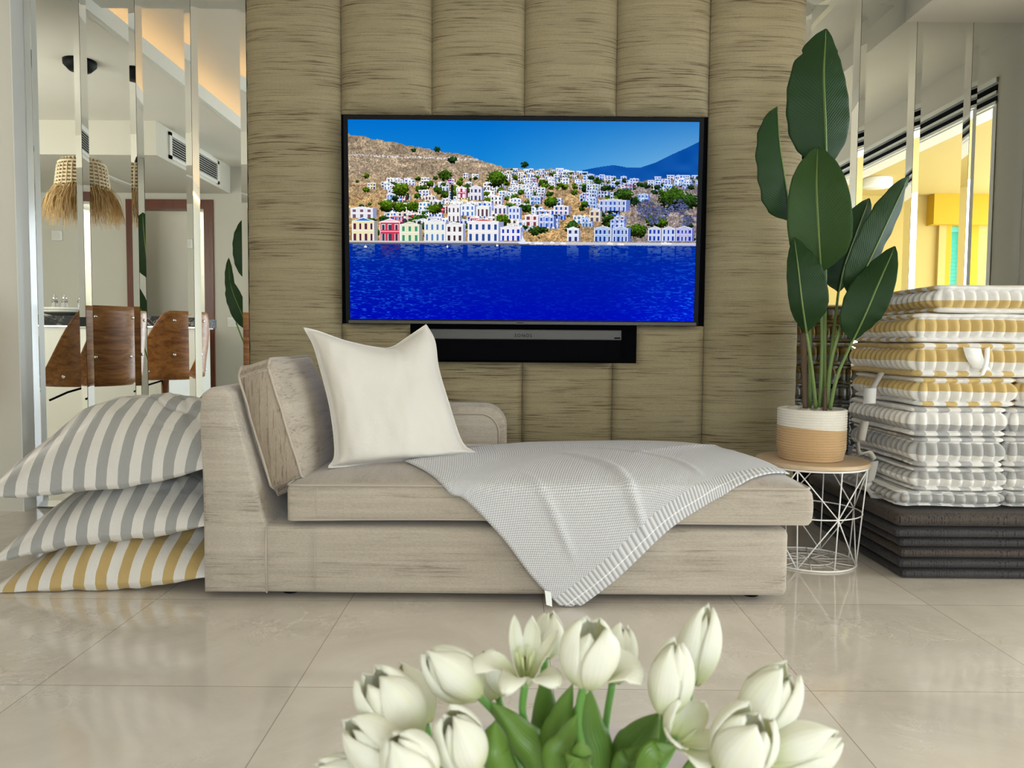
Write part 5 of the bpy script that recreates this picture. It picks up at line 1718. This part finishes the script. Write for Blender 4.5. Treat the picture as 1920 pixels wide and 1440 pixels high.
def tulip_leaf(label, pts, half, Y, nside, fold=0.5, Yt=None):
    n = len(pts)
    P = [W(x, y, Y + ((Yt or Y) - Y) * i / (n - 1)) for i, (x, y) in enumerate(pts)]
    root = Vector((VX + (P[0].x - VX) * 0.3, VY + (P[0].y - VY) * 0.5, VZ - 0.02))
    P = [root] + P
    C_ = bez(P, 30); V = []; A = []; nu = 5
    nside = Vector(nside).normalized()
    for i, c in enumerate(C_):
        t = i / 30
        tg = (C_[min(i + 1, 30)] - C_[max(i - 1, 0)]).normalized()
        sd = (nside - tg * nside.dot(tg)).normalized(); nn = sd.cross(tg)
        w = half * (0.35 + 0.65 * ss(0, 0.45, t)) * max(0.02, 1 - max(0, (t - 0.5) / 0.5) ** 2.0)
        for j in range(-nu, nu + 1):
            u = j / nu
            V.append(c + sd * u * w * math.cos(fold * 0.5) - nn * fold * w * u * u); A.append((u, t, 0))
    k = 2 * nu + 1
    Fc = [(i * k + j, i * k + j + 1, (i + 1) * k + j + 1, (i + 1) * k + j) for i in range(30) for j in range(2 * nu)]
    o = obj('tulip_leaf', V, Fc, M['tulip_leaf'])
    L_ = Vector(V[5]); 
    o.data.transform(Matrix.Translation(-L_)); o.location = L_
    at = o.data.attributes.new('leaf', 'FLOAT_VECTOR', 'POINT'); at.data.foreach_set('vector', np.array(A, dtype=np.float32).ravel())
    md = o.modifiers.new('t', 'SOLIDIFY'); md.thickness = 0.001
    tag(o, label, 'leaf', 'green tulip leaves of the bouquet')
tulip_leaf('broad green leaf arching left to a point under the star-shaped tulip', [(1010, 1440), (970, 1385), (920, 1315)], 0.016, 0.60, (0.8, 0, 0.5), 0.7)
tulip_leaf('folded green leaf low at left, beside the lowest closed tulip', [(945, 1450), (930, 1400), (928, 1352)], 0.014, 0.58, (1, 0.2, 0), 0.8)
tulip_leaf('upright green leaf right below the star-shaped tulip', [(1030, 1430), (1024, 1350), (1020, 1262)], 0.014, 0.64, (1, 0, 0), 0.4)
tulip_leaf('green leaf tapering up to the half open centre tulip', [(1038, 1420), (1052, 1350), (1074, 1282)], 0.011, 0.60, (1, 0, -0.3), 0.5)
tulip_leaf('tall dark green leaf below the falling petal at centre', [(1112, 1440), (1098, 1370), (1108, 1294)], 0.019, 0.61, (1, 0, 0), 0.35)
tulip_leaf('green leaf leaning right to the opened flat-petal tulip', [(1180, 1440), (1205, 1390), (1236, 1336)], 0.018, 0.61, (0.8, 0, -0.5), 0.5)
tulip_leaf('short pale green leaf tip at the bottom centre', [(1085, 1450), (1090, 1420), (1088, 1388)], 0.010, 0.54, (1, 0, 0), 0.6)
tulip_leaf('small green leaf crossing the centre stems', [(1035, 1445), (1062, 1390), (1082, 1338)], 0.009, 0.57, (0.9, 0, -0.4), 0.6)
tulip_leaf('rounded green leaf low beneath the right-hand tulips', [(1215, 1452), (1245, 1418), (1268, 1400)], 0.012, 0.56, (0.6, 0.3, -0.7), 0.6)
tulip_leaf('short green leaf at the bottom between centre and right stems', [(1165, 1455), (1185, 1425), (1205, 1398)], 0.010, 0.59, (0.8, 0, -0.4), 0.5)
tulip_leaf('green leaf peeking under the plump right tulip', [(1300, 1452), (1330, 1442), (1368, 1436)], 0.011, 0.60, (0.3, 0.5, -0.8), 0.5)
vs_ = thing('flower_vase', 'white vase holding the tulips, just below the frame', 'vase', (VX, VY, 0.26))
MB().lathe([(0.0001, 0.26), (0.055, 0.26), (0.065, 0.30), (0.055, 0.36), (0.050, 0.40), (0.046, 0.40), (0.05, 0.36), (0.058, 0.30), (0.0001, 0.27)], VX, VY, 40).build('vase_body', M['gloss_white'], vs_)
ct = thing('coffee_table', 'small low wooden table under the vase, below the frame', 'table', (VX, VY, 0))
MB().lathe([(0.158, 0.235), (0.16, 0.24), (0.16, 0.256), (0.158, 0.2595)], VX, VY, 48).build('table_top', M['table_wood'], ct)
for a in (0.5, 2.6, 4.7):
    MB().tube([(VX + 0.09 * math.cos(a), VY + 0.09 * math.sin(a), 0.237), (VX + 0.13 * math.cos(a), VY + 0.13 * math.sin(a), 0.0)], 0.011, 10).build('leg', M['table_wood'], ct)

# ================================================================== KITCHEN SIDE (seen in the left mirror)
isl = thing('kitchen_island', 'white kitchen island with black marble top, mirrored at left', 'kitchen island', (-3.3, 1.5, 0))
MB().box(-4.1, -2.46, 1.0, 1.86, 0.0, 0.885).build('cabinet_body', M['cabinet'], isl, False)
MB().box(-4.14, -2.42, 0.96, 1.90, 0.893, 0.962).build('worktop', M['marble_black'], isl, False)
MB().box(-4.12, -2.44, 0.98, 1.88, 0.884, 0.894).build('metal_strip', M['chrome'], isl, False)
for x in (-2.62, -2.95, -3.3):
    MB().box(x - 0.002, x + 0.002, 1.858, 1.862, 0.02, 0.87).build('panel_joint', M['dark_gap'], isl, False)
ctr = thing('kitchen_counter', 'black marble counter with waterfall end before the dark wood door', 'counter', (-2.9, 0.5, 0))
MB().box(-3.6, -2.80, 0.30, 0.62, 0.845, 0.932).build('worktop', M['marble_black'], ctr, False)
MB().box(-3.17, -3.03, 0.31, 0.615, 0.0, 0.845).build('marble_leg', M['marble_black'], ctr, False)
MB().box(-3.03, -2.83, 0.33, 0.58, 0.0, 0.845).build('cabinet_body', M['cabinet'], ctr, False)
# plate with mills
pl_ = thing('serving_plate', 'two-tier white serving plate on the kitchen island', 'plate', (-3.22, 1.72, 0.962))
MB().lathe([(0.06, 0.962), (0.15, 0.985), (0.21, 0.995), (0.205, 0.998), (0.14, 0.988), (0.0001, 0.975)], -3.22, 1.72, 40).build('lower_plate', M['gloss_white'], pl_)
MB().lathe([(0.05, 0.985), (0.12, 1.008), (0.16, 1.018), (0.155, 1.021), (0.0001, 1.0)], -3.22, 1.72, 40).build('upper_plate', M['gloss_white'], pl_)
M['glass'] = mat('clear acrylic', (0.9, 0.9, 0.9), 0.05); M['glass'].node_tree.nodes['Principled BSDF'].inputs['Transmission Weight'].default_value = 0.9
for i, (dx, dy) in enumerate(((-0.07, 0.0), (0.03, 0.05), (0.10, -0.03))):
    x, y = -3.22 + dx, 1.72 + dy
    ml = thing('pepper_mill', ['clear pepper mill nearest the mirror edge', 'clear pepper mill in the middle of the plate', 'clear pepper mill at the right of the plate'][i], 'pepper mill', (x, y, 1.003), group='pepper mills on the serving plate')
    MB().lathe([(0.020, 1.005), (0.022, 1.01), (0.018, 1.045), (0.022, 1.07), (0.014, 1.08)], x, y, 20).build('mill_body', M['glass'], ml)
    MB().lathe([(0.015, 1.080), (0.020, 1.088), (0.014, 1.10), (0.006, 1.106), (0.008, 1.114), (0.0001, 1.12)], x, y, 20).build('mill_cap', M['chrome'], ml)
# bar stools
def make_stool(loc, rotz, label):
    th = thing('bar_stool', label, 'bar stool', loc, (0, 0, rotz), 'walnut shell bar stools')
    R0 = 0.235
    V = []; nu, nv = 40, 12
    def shell(u, v, off=0.0):
        a = (u - 0.5) * 2; ang = a * math.radians(118)
        top = 0.70 + 0.29 * (1 - ss(0.38, 0.80, abs(a)))
        top = 0.585 + 0.395 * (1 - ss(0.24, 0.80, abs(a)))
        z = 0.56 + (top - 0.56) * v
        r = (R0 + 0.03 * v + off)
        dep = 1.0
        return Vector((r * math.cos(ang) * dep, r * 1.05 * math.sin(ang), z))
    mb = MB(); mb.grid(lambda u, v: shell(u, v), nu, nv)
    o = mb.build('seat_shell', M['stool_wood'], th, world=False)
    md = o.modifiers.new('t', 'SOLIDIFY'); md.thickness = 0.012; md.offset = -1
    MB().lathe([(0.0001, 0.548), (0.225, 0.548), (0.232, 0.56), (0.232, 0.566), (0.0001, 0.566)], 0, 0, 36).build('seat_base', M['stool_wood'], th, world=False)
    MB().lathe([(0.19, 0.566), (0.215, 0.58), (0.215, 0.61), (0.19, 0.63), (0.0001, 0.635)], 0, 0, 36).build('seat_pad', M['leather'], th, world=False)
    MB().lathe([(0.035, 0.02), (0.033, 0.30), (0.033, 0.301), (0.024, 0.302), (0.024, 0.548)], 0, 0, 24).build('pedestal', M['chrome'], th, world=False)
    MB().lathe([(0.0001, 0.0), (0.20, 0.0), (0.20, 0.008), (0.05, 0.024), (0.0001, 0.024)], 0, 0, 40).build('base_plate', M['chrome'], th, world=False)
    MB().tube([(0.0, 0.02, 0.535), (-0.03, 0.10, 0.51), (-0.05, 0.19, 0.47)], 0.006, 8).build('height_lever', M['black'], th, world=False)
    for (u, v) in ((0.40, 0.86), (0.60, 0.86), (0.40, 0.35), (0.60, 0.35), (0.25, 0.18), (0.75, 0.18)):
        p = shell(u, v, 0.001); n_ = Vector((p.x, p.y, 0)).normalized()
        mb = MB()
        def st(a, b, p=p, n_=n_):
            th_ = a * 2 * PI; ph = b * PI / 2; s_ = n_.cross(Vector((0, 0, 1)))
            return p + (s_ * math.cos(th_) * math.cos(ph) + Vector((0, 0, 1)) * math.sin(th_) * math.cos(ph)) * 0.010 + n_ * math.sin(ph) * 0.006
        mb.grid(st, 12, 4, closeu=True); mb.build('stud', M['chrome'], th, world=False)
    return th
def copy_tree(src, loc, rotz, label):
    r = src.copy(); COL.objects.link(r); r.location = loc; r.rotation_euler = (0, 0, rotz); r['label'] = label; r['_loc'] = list(loc)
    for ch in list(src.children):
        c = ch.copy(); COL.objects.link(c); c.parent = r
    return r
s1 = make_stool((-2.36, 3.0, 0), math.radians(28), 'walnut shell bar stool nearer the mirror, its lever visible')
s2 = copy_tree(s1, (-2.26, 2.27, 0), math.radians(28), 'walnut shell bar stool farther off, beside the black marble leg')
# pendant lamp
pn = thing('pendant_lamp', 'woven raffia pendant lamp with long fringe, mirrored at left', 'pendant lamp', (-2.52, 2.72, 1.45))
lx_, ly_ = -2.52, 2.72
MB().lathe([(0.0001, 2.41), (0.09, 2.41), (0.088, 2.385), (0.06, 2.355), (0.0001, 2.35)], lx_, ly_, 32).build('ceiling_rose', M['black'], pn)
MB().tube([(lx_, ly_, 2.355), (lx_, ly_, 1.88)], 0.003, 6).build('cord', M['black'], pn)
MB().lathe([(0.0001, 1.90), (0.012, 1.90), (0.024, 1.86), (0.03, 1.835), (0.0001, 1.835)], lx_, ly_, 20).build('lamp_cap', M['black'], pn)
M['raffia'] = mat('raffia', (0.62, 0.42, 0.19), 0.8)
M['rope_pale'] = mat('pale cane', (0.78, 0.66, 0.45), 0.7)
mb = MB()
for k in range(9):
    z = 1.84 - k * 0.021; r = 0.118 + 0.003 * k - (0.02 if k == 0 else 0)
    mb.tube(ring(r, z, 48, lx_, ly_), 0.0065, 6, True)
for k in range(30):
    a = 2 * PI * k / 30
    mb.tube([(lx_ + 0.10 * math.cos(a), ly_ + 0.10 * math.sin(a), 1.845), (lx_ + 0.128 * math.cos(a), ly_ + 0.128 * math.sin(a), 1.80), (lx_ + 0.145 * math.cos(a), ly_ + 0.145 * math.sin(a), 1.665)], 0.005, 5)
mb.build('woven_shade', M['rope_pale'], pn)
MB().lathe([(0.095, 1.835), (0.11, 1.80), (0.128, 1.665)], lx_, ly_, 32).build('shade_lining', M['raffia'], pn)
rr_ = random.Random(3)
mb = MB()
for k in range(900):
    a = rr_.uniform(0, 2 * PI); z0 = rr_.uniform(1.655, 1.70); Lh = rr_.uniform(0.12, 0.21); sp_ = rr_.uniform(0.02, 0.085)
    r0 = rr_.uniform(0.125, 0.145); a2 = a + rr_.uniform(-0.15, 0.15)
    p0 = Vector((lx_ + r0 * math.cos(a), ly_ + r0 * math.sin(a), z0)); p2 = Vector((lx_ + (r0 + sp_) * math.cos(a2), ly_ + (r0 + sp_) * math.sin(a2), z0 - Lh))
    p1 = p0.lerp(p2, 0.4) + Vector((math.cos(a), math.sin(a), 0)) * 0.02
    mb.tube([p0, p1, p2], [0.0022, 0.0018, 0.0007], 3, caps=False)
o = mb.build('raffia_fringe', M['raffia'], pn); o['kind'] = 'stuff'
MB().lathe([(0.0001, 1.72), (0.022, 1.73), (0.03, 1.76), (0.02, 1.80), (0.0001, 1.81)], lx_, ly_, 20).build('bulb', emis('warm bulb', (1.0, 0.72, 0.38), 14.0), pn)
# air vent in the bulkhead side
av = thing('air_vent', 'white slatted air conditioning vent high on the kitchen bulkhead', 'air vent', (-2.63, 0.75, 2.17))
mb = MB(); vx = -2.64
y0_, y1_, z0_, z1_ = 0.30, 1.30, 2.185, 2.385
mb.box(vx, vx + 0.014, y0_, y1_, z0_, z0_ + 0.025).box(vx, vx + 0.014, y0_, y1_, z1_ - 0.025, z1_).box(vx, vx + 0.014, y0_, y0_ + 0.04, z0_, z1_).box(vx, vx + 0.014, y1_ - 0.04, y1_, z0_, z1_)
mb.build('vent_frame', M['gloss_white'], av, False)
MB().box(vx + 0.0005, vx + 0.002, y0_ + 0.03, y1_ - 0.03, z0_ + 0.02, z1_ - 0.02).build('vent_hollow', M['vent_dark'], av, False)
for k in range(8):
    zc = z0_ + 0.034 + k * 0.0187
    MB().add([(vx + 0.002, y0_ + 0.04, zc + 0.004), (vx + 0.002, y1_ - 0.04, zc + 0.004), (vx + 0.012, y1_ - 0.04, zc - 0.004), (vx + 0.012, y0_ + 0.04, zc - 0.004),
              (vx + 0.002, y0_ + 0.04, zc + 0.007), (vx + 0.002, y1_ - 0.04, zc + 0.007), (vx + 0.012, y1_ - 0.04, zc - 0.001), (vx + 0.012, y0_ + 0.04, zc - 0.001)],
             [(0, 1, 2, 3), (7, 6, 5, 4), (0, 4, 5, 1), (1, 5, 6, 2), (2, 6, 7, 3), (3, 7, 4, 0)]).build('slat', M['gloss_white'], av, False)
# door frame (open doorway)
df = thing('door_frame', 'dark reddish wood frame around the open kitchen doorway', 'door frame', (-3.2, 0.0, 0))
fwx = 0.085
MB().box(DX0 - fwx + 0.005, DX0 + 0.005, -0.13, 0.022, 0, 2.10).build('jamb', M['door_wood'], df, False)
MB().box(DX1 - 0.005, DX1 + fwx - 0.005, -0.13, 0.022, 0, 2.10).build('jamb', M['door_wood'], df, False)
MB().box(DX0 + 0.005, DX1 - 0.005, -0.13, 0.022, 2.015, 2.10).build('lintel', M['door_wood'], df, False)
wr_ = thing('wardrobe', 'tall white wardrobe in the room behind the dark wood doorway', 'wardrobe', (-3.5, -1.5, 0))
MB().box(-3.88, -3.20, -2.05, -0.55, 0, 2.10).build('wardrobe_body', M['white'], wr_, False)
MB().box(-3.202, -3.182, -2.03, -1.31, 0.05, 2.07).build('wardrobe_door', M['gloss_white'], wr_, False)
MB().box(-3.202, -3.182, -1.30, -0.58, 0.05, 2.07).build('wardrobe_door', M['gloss_white'], wr_, False)
for y in (-1.36, -1.25): MB().tube([(-3.165, y, 0.85), (-3.165, y, 1.05)], 0.006, 8).build('handle', M['chrome'], wr_)
tag(recenter(MB().lathe([(0.04, 2.25), (0.04, 2.243), (0.0001, 2.242)], -2.95, -1.0, 20).build('ceiling_spot', M['spot_glow'])), 'small lit ceiling spot in the room behind the doorway', 'spot light')
# ceiling rail light under the bulkhead
o = recenter(MB().box(-3.40, -3.36, 0.35, 1.40, 2.148, 2.16).build('ceiling_rail', M['gloss_white'], smooth=False)); tag(o, 'thin white rail on the underside of the kitchen bulkhead', 'rail')
# small wall fittings
ts = thing('thermostat', 'small square white thermostat on the kitchen wall', 'thermostat', (-4.22, 0.0, 1.70))
xx_ = -4.26; zt_ = 1.76
bevel(MB().box(xx_ - 0.05, xx_ + 0.05, 0.0, 0.022, zt_ - 0.05, zt_ + 0.05).build('cover', M['gloss_white'], ts, False), 0.012, 3)
bevel(MB().box(xx_ - 0.03, xx_ + 0.03, 0.022, 0.026, zt_ - 0.03, zt_ + 0.03).build('dial_plate', M['white'], ts, False), 0.006, 2)
ls = thing('light_switch', 'double white light switch plate on wall beside the second plant', 'light switch', (-2.62, 0.0, 0.93))
bevel(MB().box(-2.68, -2.52, 0.0, 0.010, 0.92, 1.01).build('switch_plate', M['gloss_white'], ls, False), 0.004, 2)
for x in (-2.665, -2.59): bevel(MB().box(x, x + 0.055, 0.010, 0.016, 0.935, 0.995).build('rocker', M['white'], ls, False), 0.003, 2)

for o in bpy.data.objects:
    if '_loc' in o: del o['_loc']
